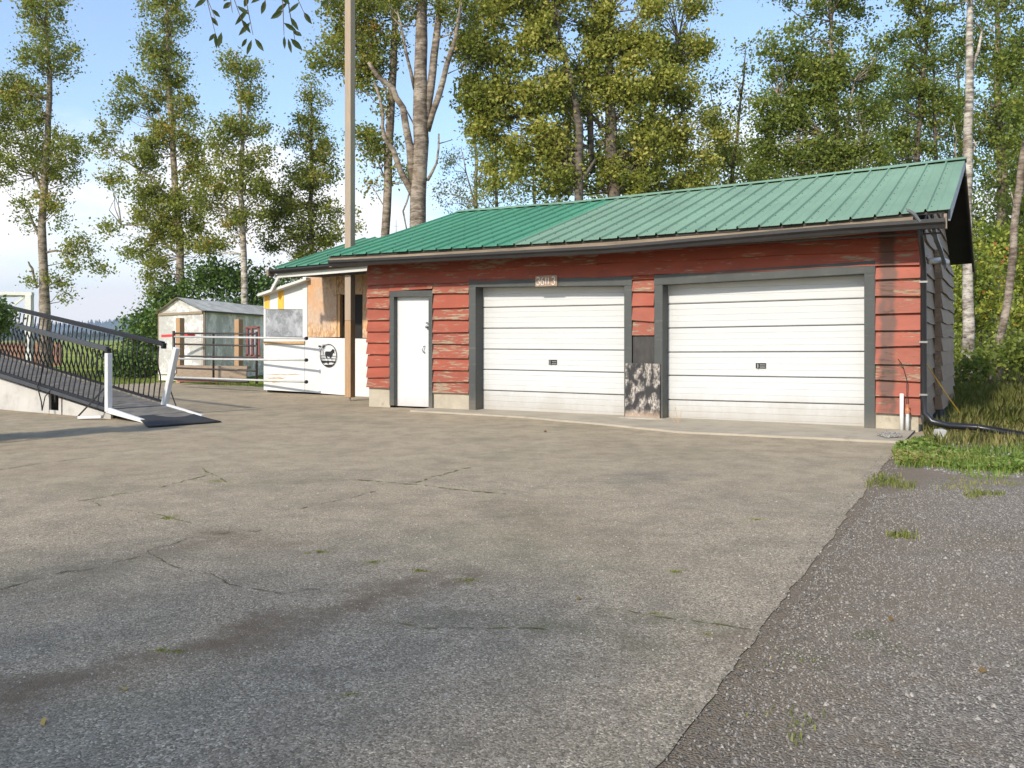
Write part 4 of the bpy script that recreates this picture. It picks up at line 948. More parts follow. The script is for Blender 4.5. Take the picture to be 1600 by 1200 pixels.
# ------------------------------------------------------------------ foliage
def leaves(name, C, mat, size, tint, parent=None, flat=.35, loc=(0, 0, 0), aspect=.8, **k):
    """C: n x 3 leaf centres; one folded diamond each"""
    n = len(C); C = np.asarray(C) - np.array(loc)
    th = rng.uniform(0, 2 * np.pi, n); nrm = rng.normal(size=(n, 3)); nrm[:, 2] = np.abs(nrm[:, 2]) * .8 + flat * .6; nrm /= np.linalg.norm(nrm, axis=1)[:, None]
    a = np.cross(nrm, rng.normal(size=(n, 3))); a /= np.linalg.norm(a, axis=1)[:, None]; b = np.cross(nrm, a)
    s = size * .86 * rng.uniform(.5, 1.35, n)[:, None]
    vs = np.empty((n, 4, 3)); vs[:, 0] = C - a * s * .55; vs[:, 1] = C + b * s * .5 * aspect - a * s * .08 + nrm * s * .06; vs[:, 2] = C + a * s * .6; vs[:, 3] = C - b * s * .5 * aspect - a * s * .08 + nrm * s * .06
    me = bpy.data.meshes.new(name); me.vertices.add(4 * n); me.vertices.foreach_set('co', vs.reshape(-1))
    me.loops.add(4 * n); me.loops.foreach_set('vertex_index', np.arange(4 * n)); me.polygons.add(n)
    me.polygons.foreach_set('loop_start', np.arange(0, 4 * n, 4)); me.polygons.foreach_set('loop_total', np.full(n, 4))
    at = me.attributes.new('tint', 'FLOAT', 'FACE'); at.data.foreach_set('value', np.clip(tint, 0, 1).astype(np.float32))
    me.materials.append(mat); me.update(); me.validate()
    o = bpy.data.objects.new(name, me); sc.collection.objects.link(o)
    if parent: o.parent = parent
    else: o.location = loc
    return props(o, **k)

def wpt(x, y, D, dy=0.0): return np.array(((x - 800) / F * D, D + dy, CZ + (HY - y) / F * D))
def tree(name, label, D, trunks, blobs, leaf='leaf_poplar', bark='bark_pale', size=.11, dens=1.0, cat='tree', group=None, clump=.30, depth=1.0, tshift=0, spread=1.0):
    """trunks: list of [(x,y,width_px)...]; the first one starts at the ground. blobs: (x,y,rx,ry[,weight])"""
    px = D / F
    bx = trunks[0][0][0]; base = np.array(((bx - 800) / F * D, D, 0.0))
    root = thing(name, tuple(base), label, cat, group)
    paths = []
    for i, tr in enumerate(trunks):
        pts = []; rad = []
        off = 0 if i == 0 else random.uniform(-.5, .5)
        if i == 0: pts.append(base - np.array((0, 0, .1))); rad.append(tr[0][2] * px * .62); 
        for j, (x, y, w_) in enumerate(tr):
            f_ = j / max(1, len(tr) - 1)
            if i == 0 and j == 0 and wpt(x, y, D)[2] < .3: continue
            pts.append(wpt(x, y, D, (0 if i == 0 else off * f_) )); rad.append(max(.008, w_ * px / 2))
        # subdivide with a little wander
        P2, R2 = [], []
        for j in range(len(pts) - 1):
            m_ = max(2, int(np.linalg.norm(pts[j + 1] - pts[j]) / .7))
            for q in range(m_):
                t = q / m_; P2.append(pts[j] * (1 - t) + pts[j + 1] * t + (rng.normal(size=3) * .02 * np.array((1, 1, 0)) if (j or q) else 0)); R2.append((rad[j] * (1 - t) + rad[j + 1] * t) * rng.uniform(.96, 1.05))
        P2.append(pts[-1]); R2.append(rad[-1])
        paths.append(np.array(P2))
        mb = MB().tube([p - base for p in P2], R2, 10 if trunks[i][0][2] > 8 else 6)
        build('trunk' if i == 0 else 'limb', mb, M[bark], root, smooth=True)
    allp = np.concatenate(paths)
    cl = []; twb = MB(); ntw = 0
    for bl in blobs:
        x, y, rx, ry = bl[:4]; wgt = bl[4] if len(bl) > 4 else 1.0
        c = wpt(x, y, D); Rx, Rz = rx * px, ry * px; Ry = max(.5, min(Rx, 2.2)) * depth
        nc = max(2, int(rx * ry / 42 * wgt * spread))
        for _ in range(nc):
            v_ = rng.normal(size=3); v_ /= np.linalg.norm(v_); r_ = rng.uniform(.15, 1) ** .5
            q = c + v_ * r_ * np.array((Rx, Ry, Rz)); cl.append((q, wgt))
            if rng.random() < .45 and ntw < 260:
                dist = np.linalg.norm((allp - q) * np.array((1, .6, 1)) + np.array((0, 0, 1.2)) * 0, axis=1); lowp = allp[:, 2] < q[2] - .2
                dist = np.where(lowp, dist, dist + 3); a_ = allp[np.argmin(dist)]
                if np.linalg.norm(a_ - q) < 7:
                    m1 = a_ * .5 + q * .5 + np.array((0, 0, -.12)) + rng.normal(size=3) * .15
                    twb.tube([a_ - base, m1 - base, q - base], [.030, .018, .006], 4, cap=False); ntw += 1
    if twb.v: build('twigs', twb, M[bark], root, kind='stuff')
    cs = []; ts = []
    per = dens * 52 * (.12 / size) ** 1.0 * 1.25
    for q, wgt in cl:
        k = max(4, int(rng.poisson(per))); sg = clump * rng.uniform(.45, 1.0)
        pts = q + rng.normal(size=(k, 3)) * sg * np.array((1, 1, .8))
        tb_ = rng.normal(.47, .18)
        cs.append(pts); ts.append(rng.normal(tb_, .13, k))
    cs = np.concatenate(cs); ts = np.concatenate(ts)
    keep = cs[:, 2] > .1
    o = leaves('crown', cs[keep], M[leaf], size, ts[keep], parent=root, loc=tuple(base))
    return root, len(cs)

NL = 0
def T(*a, **k):
    global NL
    r_, n_ = tree(*a, **k); NL += n_; return r_
T('poplar_tree', 'leftmost tall poplar with a patchy crown rising behind the ramp', 38,
  [[(72, 575, 17), (70, 450, 15), (66, 350, 12), (73, 220, 10), (78, 120, 8), (72, 40, 5), (74, -40, 3)], [(67, 380, 6), (48, 345, 4), (40, 325, 2)], [(70, 395, 4), (92, 392, 3), (112, 398, 1.5)], [(66, 300, 5), (45, 250, 4), (30, 200, 3)], [(58, 450, 3), (54, 420, 4), (52, 410, 2)]],
  [(79, 85, 46, 34), (72, 20, 40, 40), (75, -30, 30, 30), (40, 144, 34, 26), (42, 185, 36, 28), (103, 225, 30, 24), (37, 236, 38, 32), (100, 256, 30, 15), (10, 130, 22, 28), (-5, 180, 25, 60), (2, 260, 22, 34, .8), (70, 313, 42, 20, .8), (92, 285, 26, 14, .6), (36, 346, 18, 11, .8), (128, 386, 34, 18, .8), (139, 414, 30, 14, .8), (88, 440, 20, 14, .8), (106, 460, 11, 8, .8), (54, 437, 9, 6, .7), (100, 345, 14, 12, .5), (65, 255, 28, 24, .6)], size=.12, dens=1.35)
T('poplar_tree', 'broad bushy poplar, second from the left, above the dark hedge', 38,
  [[(286, 575, 14), (283, 430, 12), (275, 300, 10), (265, 160, 8), (262, 60, 5), (258, -60, 3)], [(276, 330, 5), (240, 280, 4), (195, 250, 2)], [(270, 220, 4), (235, 160, 3), (205, 140, 2)], [(281, 400, 5), (225, 350, 3), (185, 350, 2)]],
  [(257, 75, 36, 34), (257, 20, 34, 36), (255, -40, 26, 36), (257, 122, 38, 26), (198, 137, 15, 24), (190, 172, 24, 18), (235, 155, 24, 22), (163, 226, 24, 15), (165, 200, 12, 12), (172, 272, 26, 12), (227, 243, 38, 32), (286, 170, 22, 28), (300, 207, 24, 22), (257, 205, 28, 28), (220, 298, 34, 24), (235, 346, 38, 25), (183, 357, 25, 11, .8), (225, 392, 32, 22), (264, 317, 34, 28), (246, 425, 30, 20), (302, 243, 20, 28), (312, 280, 28, 28), (293, 335, 34, 28), (308, 375, 28, 22), (264, 372, 26, 24), (250, 455, 26, 14)], size=.12, dens=1.5)
T('poplar_tree', 'slender forked poplar with a whitish trunk, third from the left', 37,
  [[(384, 575, 11), (382, 430, 10), (377, 300, 8), (379, 215, 6), (374, 150, 4), (368, 80, 2)], [(379, 225, 5), (386, 170, 4), (390, 120, 2)]],
  [(362, 97, 14, 24), (389, 115, 24, 24), (381, 148, 28, 22), (352, 199, 22, 28), (341, 229, 20, 22), (392, 200, 30, 22), (367, 251, 30, 20), (350, 287, 28, 24), (390, 292, 28, 24), (323, 317, 26, 24), (359, 339, 30, 18), (392, 339, 26, 16), (367, 370, 18, 12, .7), (410, 245, 16, 22), (415, 300, 16, 24), (330, 380, 20, 20)], bark='bark_birch', size=.12, dens=1.35)
T('conical_poplar', 'dense conical poplar left of the timber post', 39,
  [[(488, 575, 9), (487, 400, 8), (486, 250, 6), (486, 130, 2)]],
  [(487, 122, 5, 14), (486, 155, 14, 20), (505, 150, 6, 18), (482, 205, 26, 28), (502, 235, 26, 24), (455, 228, 10, 18), (475, 280, 42, 30), (515, 268, 15, 18), (482, 330, 48, 30), (442, 315, 20, 24), (480, 378, 42, 28), (428, 365, 20, 28), (518, 370, 20, 20), (541, 330, 15, 12, .7), (551, 352, 12, 6, .7), (425, 330, 12, 22), (470, 420, 40, 20)], size=.115, dens=1.7, bark='bark_dark')
T('poplar_tree', 'slim brown-trunked poplar just right of the timber post', 31,
  [[(601, 560, 15), (602, 420, 14), (604, 330, 13), (607, 240, 13), (612, 150, 12), (616, 66, 11), (620, -50, 6)], [(612, 170, 4), (590, 110, 3), (575, 70, 2)], [(605, 290, 3), (585, 240, 2)]],
  [(580, 220, 27, 24), (587, 245, 18, 14), (567, 208, 14, 16), (587, 292, 12, 9, .7), (587, 95, 34, 28), (562, 110, 28, 24), (600, 60, 30, 20), (567, 135, 18, 14), (520, 84, 34, 22), (500, 100, 16, 14), (550, 60, 40, 26), (590, 20, 45, 26), (540, 15, 40, 26), (600, -40, 50, 36), (623, 262, 14, 14, .6), (617, 233, 9, 18, .6), (640, 265, 14, 12, .5), (600, 165, 14, 24, .5)], bark='bark_pale', size=.115, dens=1.1)
T('big_birch', 'stout pale multi-limbed trunk with few leaves behind the roof centre', 28,
  [[(652, 560, 29), (652, 400, 28), (654, 310, 25), (659, 220, 24), (657, 150, 22), (659, 66, 19), (662, -60, 12)], [(662, 200, 14), (668, 160, 13), (676, 110, 12), (682, 60, 11), (692, -40, 7)], [(668, 205, 9), (686, 150, 10), (700, 105, 8), (712, 66, 7), (722, 10, 4)],
   [(648, 290, 14), (640, 230, 12), (630, 170, 10), (614, 140, 9), (592, 122, 7), (578, 102, 5)], [(646, 305, 11), (628, 270, 9), (614, 235, 8), (602, 215, 6), (598, 180, 5), (586, 130, 4)], [(648, 140, 6), (638, 90, 5), (630, 50, 3)], [(668, 282, 6), (682, 255, 4), (686, 210, 3)], [(684, 225, 2), (706, 215, 1)], [(655, 215, 3), (634, 170, 2)], [(640, 300, 3), (630, 330, 3), (636, 362, 2)], [(700, 115, 2), (718, 105, 1)]],
  [(640, 0, 40, 30), (700, 10, 30, 26), (716, 78, 20, 12), (735, 66, 22, 18), (670, -50, 60, 30), (650, 262, 16, 14, .4)], size=.105, bark='bark_pale')
T('grey_leaved_tree', 'thin airy grey-green tree just above the roof ridge', 46,
  [[(744, 560, 6), (743, 330, 6), (744, 250, 5), (738, 190, 2)], [(743, 320, 3), (728, 270, 2), (720, 230, 1)], [(743, 300, 3), (758, 250, 2)]],
  [(712, 262, 24, 36, .55), (745, 225, 16, 34, .55), (700, 310, 24, 18, .6), (728, 318, 22, 20, .6), (760, 290, 18, 30, .55), (690, 300, 14, 22, .5), (735, 200, 8, 16, .5)], leaf='leaf_grey', bark='bark_pale', size=.11, clump=.35)
rB = random.Random(3)
def grid(x0, x1, y0, y1, st, r, w_=1.0, jit=.5):
    o = []
    y = y0
    while y <= y1:
        x = x0
        while x <= x1:
            o.append((x + rB.uniform(-1, 1) * st * jit, y + rB.uniform(-1, 1) * st * jit, r * rB.uniform(.7, 1.25), r * rB.uniform(.6, 1.0), w_ * rB.choice((1, 1, .8, .45)))); x += st
        y += st * .9
    return o
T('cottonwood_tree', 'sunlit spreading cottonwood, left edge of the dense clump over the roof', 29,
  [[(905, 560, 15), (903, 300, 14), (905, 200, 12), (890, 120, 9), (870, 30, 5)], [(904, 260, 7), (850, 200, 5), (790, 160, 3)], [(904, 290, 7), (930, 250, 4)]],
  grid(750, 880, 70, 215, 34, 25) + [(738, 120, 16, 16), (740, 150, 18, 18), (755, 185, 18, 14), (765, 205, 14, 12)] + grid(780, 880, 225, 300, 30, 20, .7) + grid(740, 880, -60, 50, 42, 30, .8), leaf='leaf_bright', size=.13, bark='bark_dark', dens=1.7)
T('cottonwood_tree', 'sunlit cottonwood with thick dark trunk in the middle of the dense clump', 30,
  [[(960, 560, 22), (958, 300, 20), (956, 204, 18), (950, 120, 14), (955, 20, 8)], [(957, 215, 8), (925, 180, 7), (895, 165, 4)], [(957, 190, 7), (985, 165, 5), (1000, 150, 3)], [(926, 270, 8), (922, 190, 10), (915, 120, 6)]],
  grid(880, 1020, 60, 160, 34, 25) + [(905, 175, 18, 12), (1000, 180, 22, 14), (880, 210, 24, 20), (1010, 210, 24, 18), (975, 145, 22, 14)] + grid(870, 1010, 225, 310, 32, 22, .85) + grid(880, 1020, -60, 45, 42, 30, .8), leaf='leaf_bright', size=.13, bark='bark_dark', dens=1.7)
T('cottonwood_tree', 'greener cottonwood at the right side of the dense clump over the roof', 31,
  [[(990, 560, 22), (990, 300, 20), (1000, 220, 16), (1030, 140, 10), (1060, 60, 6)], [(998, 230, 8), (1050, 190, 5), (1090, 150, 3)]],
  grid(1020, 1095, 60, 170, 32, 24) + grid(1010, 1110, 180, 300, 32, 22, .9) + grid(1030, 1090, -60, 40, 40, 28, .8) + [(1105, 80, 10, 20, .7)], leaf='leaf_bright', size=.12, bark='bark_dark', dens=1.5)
T('young_poplar', 'narrow brownish poplar with a thin leafy top left of the sky gap', 33,
  [[(1140, 560, 9), (1140, 330, 8), (1150, 220, 5), (1162, 120, 3), (1166, 70, 1)], [(1140, 260, 4), (1118, 190, 2), (1112, 140, 1)]],
  [(1165, 80, 5, 14, .5), (1160, 115, 10, 16, .6), (1148, 140, 14, 14, .7), (1120, 130, 14, 22, .5), (1110, 175, 20, 22, .6), (1130, 215, 28, 22, .7), (1150, 180, 12, 18, .6), (1158, 240, 20, 20, .7), (1120, 260, 30, 22), (1160, 285, 26, 16), (1090, 290, 26, 14), (1165, 160, 8, 12, .5)], leaf='leaf_poplar', bark='bark_dark', size=.12, dens=.8)
T('poplar_tree', 'dark green poplar with a clear trunk right of the sky gap', 31,
  [[(1306, 560, 13), (1307, 300, 12), (1308, 190, 9), (1300, 100, 7), (1298, 0, 5)], [(1307, 240, 6), (1260, 180, 4), (1215, 150, 2)], [(1325, 280, 5), (1322, 190, 4), (1330, 130, 3)]],
  grid(1215, 1380, 75, 235, 34, 25, .9) + [(1190, 170, 14, 20, .7), (1196, 200, 18, 18, .8), (1210, 90, 12, 12, .6), (1195, 235, 20, 18, .9), (1188, 265, 16, 16)] + grid(1210, 1400, 245, 285, 30, 20, .8) + grid(1220, 1380, -60, 50, 42, 30, .8), leaf='leaf_green', bark='bark_pale', size=.12, dens=1.5)
T('poplar_tree', 'shaded poplar with two thin grey trunks between the roof and the white trunk', 33,
  [[(1432, 560, 11), (1432, 250, 9), (1440, 150, 7), (1450, 50, 4)], [(1462, 280, 6), (1463, 180, 5), (1462, 80, 3)]],
  grid(1390, 1490, 70, 240, 32, 21, .85) + grid(1400, 1490, -60, 50, 42, 28, .8), leaf='leaf_green', bark='bark_dark', size=.12, dens=1.4)
T('white_birch', 'straight white birch trunk rising behind the right gable end', 24,
  [[(1514, 590, 17), (1511, 420, 15), (1511, 260, 14), (1513, 150, 12), (1515, 60, 10), (1517, -60, 7)], [(1513, 140, 7), (1524, 105, 6), (1535, 75, 5), (1546, 40, 3)], [(1518, 245, 4), (1526, 228, 4), (1535, 218, 2)], [(1526, 228, 3), (1524, 210, 2)], [(1495, 250, 3), (1499, 215, 2), (1500, 185, 1)]],
  [(1550, 20, 24, 20, .5), (1505, -30, 34, 30, .6)], leaf='leaf_green', bark='bark_birch', size=.11, dens=.8)
T('poplar_tree', 'green poplar with brownish trunk between the birch and the right edge', 32,
  [[(1562, 590, 17), (1565, 400, 15), (1566, 260, 14), (1560, 150, 11), (1558, 20, 7)], [(1566, 250, 5), (1590, 200, 3), (1604, 170, 2)]],
  grid(1535, 1600, 80, 240, 32, 21, .7) + grid(1535, 1610, 250, 330, 30, 19, .65) + grid(1530, 1610, -60, 60, 40, 28, .7) + [(1545, 370, 14, 14, .5)], leaf='leaf_green', bark='bark_pale', size=.12, dens=1.0)
T('leaning_tree', 'pale crooked trunk leaning to the right by the bushes', 23,
  [[(1553, 592, 16), (1556, 555, 14), (1564, 520, 12), (1576, 470, 12), (1580, 420, 11), (1584, 360, 11), (1592, 290, 11), (1600, 240, 10), (1612, 160, 8)], [(1556, 548, 6), (1548, 562, 6), (1545, 570, 4)], [(1588, 330, 3), (1578, 300, 2)]],
  [(1615, 150, 30, 40, .6), (1600, 210, 16, 20, .5)], leaf='leaf_green', bark='bark_pale', size=.11, dens=.8)
T('poplar_tree', 'big shady poplar half cut off by the right edge of the picture', 30,
  [[(1640, 590, 16), (1640, 300, 14), (1636, 100, 9), (1640, 0, 5)]],
  grid(1600, 1700, 60, 420, 36, 25, .9) + grid(1610, 1700, -60, 50, 42, 30, .8), leaf='leaf_green', bark='bark_dark', size=.12, dens=1.4)
# further back: trees filling the gaps low down
for i, (x, D_, top_, wid) in enumerate(((1180, 48, 235, 60), (1250, 50, 120, 60), (1350, 52, 90, 60), (1420, 46, 60, 50), (1500, 50, 60, 55), (1560, 47, 60, 50), (1620, 50, 150, 60))):
    T('woodland_tree', ('dusky background tree filling the gap beside the sky opening', 'tall dark background tree left of the clear-trunked poplar', 'tall dark background tree right of the clear-trunked poplar', 'background tree over the right half of the roof ridge', 'background tree showing either side of the white birch trunk', 'background tree between the birch and the crooked trunk', 'background tree at the extreme right edge')[i], D_,
      [[(x, 565, 8), (x + 3, 350, 7), (x - 3, top_ + 40, 3)]], grid(x - wid * .7, x + wid * .7, top_ + 20, 420, 40, 27, .75), leaf='leaf_dark' if i % 2 else 'leaf_green', bark='bark_dark', size=.16, dens=.95, clump=.5, group='trees in the wood behind the garage')

for i, (x, D_, top_) in enumerate(((775, 44, 225), (835, 47, 235), (900, 44, 230), (965, 48, 225), (1030, 44, 220), (1095, 47, 215), (1150, 43, 245))):
    T('understory_tree', ('low leafy tree at the left foot of the sunlit clump', 'low leafy tree under the left sunlit cottonwood', 'low leafy tree between the left and middle cottonwood trunks', 'low leafy tree right behind the middle cottonwood trunk', 'low leafy tree under the greener right cottonwood', 'low leafy tree at the right foot of the sunlit clump', 'low leafy tree beneath the sky gap over the roof')[i], D_,
      [[(x, 560, 7), (x + 2, 330, 6), (x - 2, top_ + 30, 2)]], grid(x - 34, x + 34, top_ + 15, 335, 30, 21, .55), leaf='leaf_poplar', bark='bark_dark', size=.13, dens=.9, clump=.42, group='low trees in the wood behind the roof')

def bush(name, label, D, blobs, leaf, size, dens=1.0, cat='bush', clump=.25, depth=1.0, group=None):
    global NL
    x0 = np.mean([b[0] for b in blobs]); base = (float((x0 - 800) / F * D), D, 0.0); root = thing(name, base, label, cat, group)
    cs = []; ts = []; px = D / F; st = MB()
    for bl in blobs:
        x, y, rx, ry = bl[:4]; c = wpt(x, y, D); e = np.array((rx * px, max(rx * px, .6) * depth, ry * px))
        for _ in range(max(3, int(rx * ry / 30 * dens))):
            v_ = rng.normal(size=3); v_ /= np.linalg.norm(v_); q = c + v_ * rng.uniform(.5, 1) * e
            k = int(34 * dens) + 4; cs.append(q + rng.normal(size=(k, 3)) * clump * np.array((1, 1, .8))); ts.append(rng.normal(rng.normal(.42, .2), .14, k))
        st.tube([(c[0] - base[0] + rng.normal() * .1, 0, -.05), tuple(c - np.array(base))], [.03, .01], 5)
    cs = np.concatenate(cs); ts = np.concatenate(ts); kp = cs[:, 2] > .03; NL += len(cs)
    build('stems', st, M['bark_dark'], root, kind='stuff')
    leaves('foliage', cs[kp], M[leaf], size, ts[kp], parent=root, loc=base)
    return root
bush('rounded_hedge', 'dark rounded hedge seen through the far railing', 29, [(215, 560, 34, 34), (190, 575, 30, 22), (232, 545, 26, 34), (222, 515, 24, 22), (240, 498, 18, 18), (245, 575, 16, 20), (178, 585, 20, 12)], 'leaf_dark', .13, 1.1)
bush('laurel_thicket', 'dense green thicket rising behind the plastic shed', 38, [(270, 470, 34, 26), (310, 445, 38, 26), (355, 440, 36, 24), (395, 445, 30, 24), (340, 420, 34, 20), (300, 500, 50, 30), (380, 490, 50, 36), (255, 500, 24, 40), (425, 450, 24, 30), (455, 470, 26, 30), (240, 520, 16, 30)], 'leaf_dark', .16, 1.0, clump=.3)
bush('autumn_shrub', 'yellow-green bush with red tips right of the gable end', 25, [(1505, 470, 20, 40), (1510, 430, 18, 26), (1530, 440, 24, 30), (1548, 410, 22, 24), (1530, 500, 26, 30), (1505, 540, 18, 30), (1545, 470, 20, 30)], 'leaf_autumn', .12, .95)
bush('autumn_shrub', 'taller russet and yellow bush behind the crooked trunk', 28, [(1575, 400, 26, 34), (1600, 430, 24, 34), (1590, 480, 28, 34), (1560, 380, 20, 24), (1580, 530, 26, 28), (1612, 520, 20, 34), (1545, 385, 14, 18), (1530, 360, 12, 14)], 'leaf_autumn', .13, .95)
bush('bramble', 'low green bramble at the foot of the crooked trunk', 22, [(1575, 555, 22, 16), (1598, 548, 18, 20), (1535, 562, 18, 14), (1510, 575, 16, 16), (1500, 600, 10, 12), (1610, 560, 20, 20)], 'leaf_green', .12, 1.2, clump=.2)
bush('bramble', 'dark brushwood filling the wood edge behind the autumn bushes', 36, [(x, y, 28, 26) for x in range(1480, 1700, 38) for y in (350, 400, 450, 500, 550)], 'leaf_green', .15, .8, clump=.35)
bush('garden_shrub', 'dark green shrub poking in at the left edge beside the ramp', 10.6, [(-46, 495, 44, 38), (-80, 560, 40, 60), (-20, 496, 20, 18), (-100, 640, 50, 60)], 'leaf_dark', .045, 1.6, clump=.07)

# garden trees standing behind the photographer: their shade lies on the near yard
for nm_, (gx, gy), rr_, hh_ in (('broad garden tree behind the camera, shading the left of the yard', (-4.4, -1.3), 4.2, 9.5), ('second garden tree behind the camera, shading the gravel', (1.8, -2.9), 4.0, 10.0)):
    c0 = np.array((gx + SUN_H.x * hh_ / math.tan(SUN_EL), gy + SUN_H.y * hh_ / math.tan(SUN_EL), hh_)); base = (float(c0[0]), float(c0[1]), 0.0)
    rt_ = thing('garden_tree', base, nm_, 'tree')
    build('trunk', MB().tube([(0, 0, -.1), (0, 0, 3), (.2, 0, 6), (0, .2, hh_ + 2)], [.3, .24, .18, .05], 10), M['bark_dark'], rt_, smooth=True)
    v_ = rng.normal(size=(520, 3)); v_ /= np.linalg.norm(v_, axis=1)[:, None]; q_ = c0 + v_ * (rng.random(520) ** .42)[:, None] * rr_ * np.array((1, 1, .9))
    cs = (q_[:, None] + rng.normal(size=(520, 26, 3)) * .3).reshape(-1, 3); leaves('crown', cs, M['leaf_green'], .2, rng.normal(.4, .2, len(cs)), parent=rt_, loc=base)
# overhanging twigs near the camera at the top
def twig(label, D, base, tips):
    b0 = Vector(wpt(*base, D)); r_ = thing('overhanging_twig', tuple(b0), label, 'twig', None); mb = MB(); pts = []
    lf = MB()
    for (x, y, x2, y2, w_) in tips:
        a = Vector(wpt(x, y, D)) - b0; b = Vector(wpt(x2, y2, D)) - b0; t = (b - a); sd_ = t.cross(Vector((0, 1, 0))).normalized() * (w_ * D / F / 2)
        n_ = Vector((0, .004, 0)); mb.tube([(0, 0, 0), tuple(a * .5), tuple(a)], .0025, 4)
        lf.quadmesh([a, a + t * .3 + sd_ * .85, a + t * .55 + sd_, a + t * .8 + sd_ * .6, b, a + t * .8 - sd_ * .6, a + t * .55 - sd_, a + t * .3 - sd_ * .85, a + t * .5 + n_ * 2], [(0, 1, 8), (1, 2, 8), (2, 3, 8), (3, 4, 8), (4, 5, 8), (5, 6, 8), (6, 7, 8), (7, 0, 8)])
    build('stem', mb, M['bark_dark'], r_); build('leaves', lf, M['leaf_willow'], r_)
Db = 4.3
bo0 = Vector(wpt(250, -120, Db)); bough = thing('overhanging_bough', tuple(bo0), 'dark willow bough hanging into the top of the sky at left', 'branch')
bpts = [(250, -120), (320, -70), (390, -45), (460, -40), (540, -60)]
build('stem', MB().tube([Vector(wpt(x, y, Db)) - bo0 for x, y in bpts], [.016, .013, .01, .007, .004], 6), M['bark_dark'], bough)
rb_ = random.Random(11); sm = MB(); lf = MB()
def wleaf(x, y, x2, y2, w_, dy):
    a = Vector(wpt(x, y, Db, dy)) - bo0; b = Vector(wpt(x2, y2, Db, dy + rb_.uniform(-.04, .04))) - bo0; t = b - a; sv = t.cross(Vector((rb_.uniform(-.5, .5), 1, 0))).normalized() * (w_ * Db / F / 2); nn = Vector((0, .004, 0))
    lf.quadmesh([a, a + t * .3 + sv * .85, a + t * .55 + sv, a + t * .8 + sv * .6, b, a + t * .8 - sv * .6, a + t * .55 - sv, a + t * .3 - sv * .85, a + t * .5 + nn * 2], [(0, 1, 8), (1, 2, 8), (2, 3, 8), (3, 4, 8), (4, 5, 8), (5, 6, 8), (6, 7, 8), (7, 0, 8)])
for (x0, y0, xe, ye) in ((300, -85, 338, 55), (320, -70, 352, 50), (345, -62, 372, 30), (370, -52, 394, 62), (392, -46, 400, 60), (410, -44, 425, 25), (430, -42, 446, 58), (445, -41, 455, 60), (470, -42, 482, 35), (500, -50, 512, 10), (270, -110, 290, 10)):
    dy = rb_.uniform(-.12, .12); mx_, my_ = (x0 + xe) / 2 + rb_.uniform(-12, 12), (y0 + ye) / 2
    sm.tube([Vector(wpt(x0, y0, Db)) - bo0, Vector(wpt(mx_, my_, Db, dy * .7)) - bo0, Vector(wpt(xe, ye, Db, dy)) - bo0], [.004, .003, .0015], 4)
    for k in range(5):
        f_ = k / 5.; bx_ = x0 + (mx_ - x0) * f_ * 2 if f_ < .5 else mx_ + (xe - mx_) * (f_ - .5) * 2; by_ = y0 + (ye - y0) * f_
        wleaf(bx_, by_, bx_ + rb_.choice((-1, 1)) * rb_.uniform(8, 24), by_ + rb_.uniform(8, 24), rb_.uniform(6, 9), dy * f_)
for q in ((336, 50, 336, 74, 6), (346, 50, 341, 75, 9), (393, 62, 389, 90, 7), (398, 60, 413, 81, 8), (386, 60, 374, 70, 6), (444, 56, 445, 77, 5), (450, 60, 456, 84, 6), (454, 60, 470, 75, 9), (336, 52, 328, 66, 6)): wleaf(*q, 0)
build('twigs', sm, M['bark_dark'], bough, kind='stuff'); build('leaves', lf, M['leaf_willow'], bough, kind='stuff')

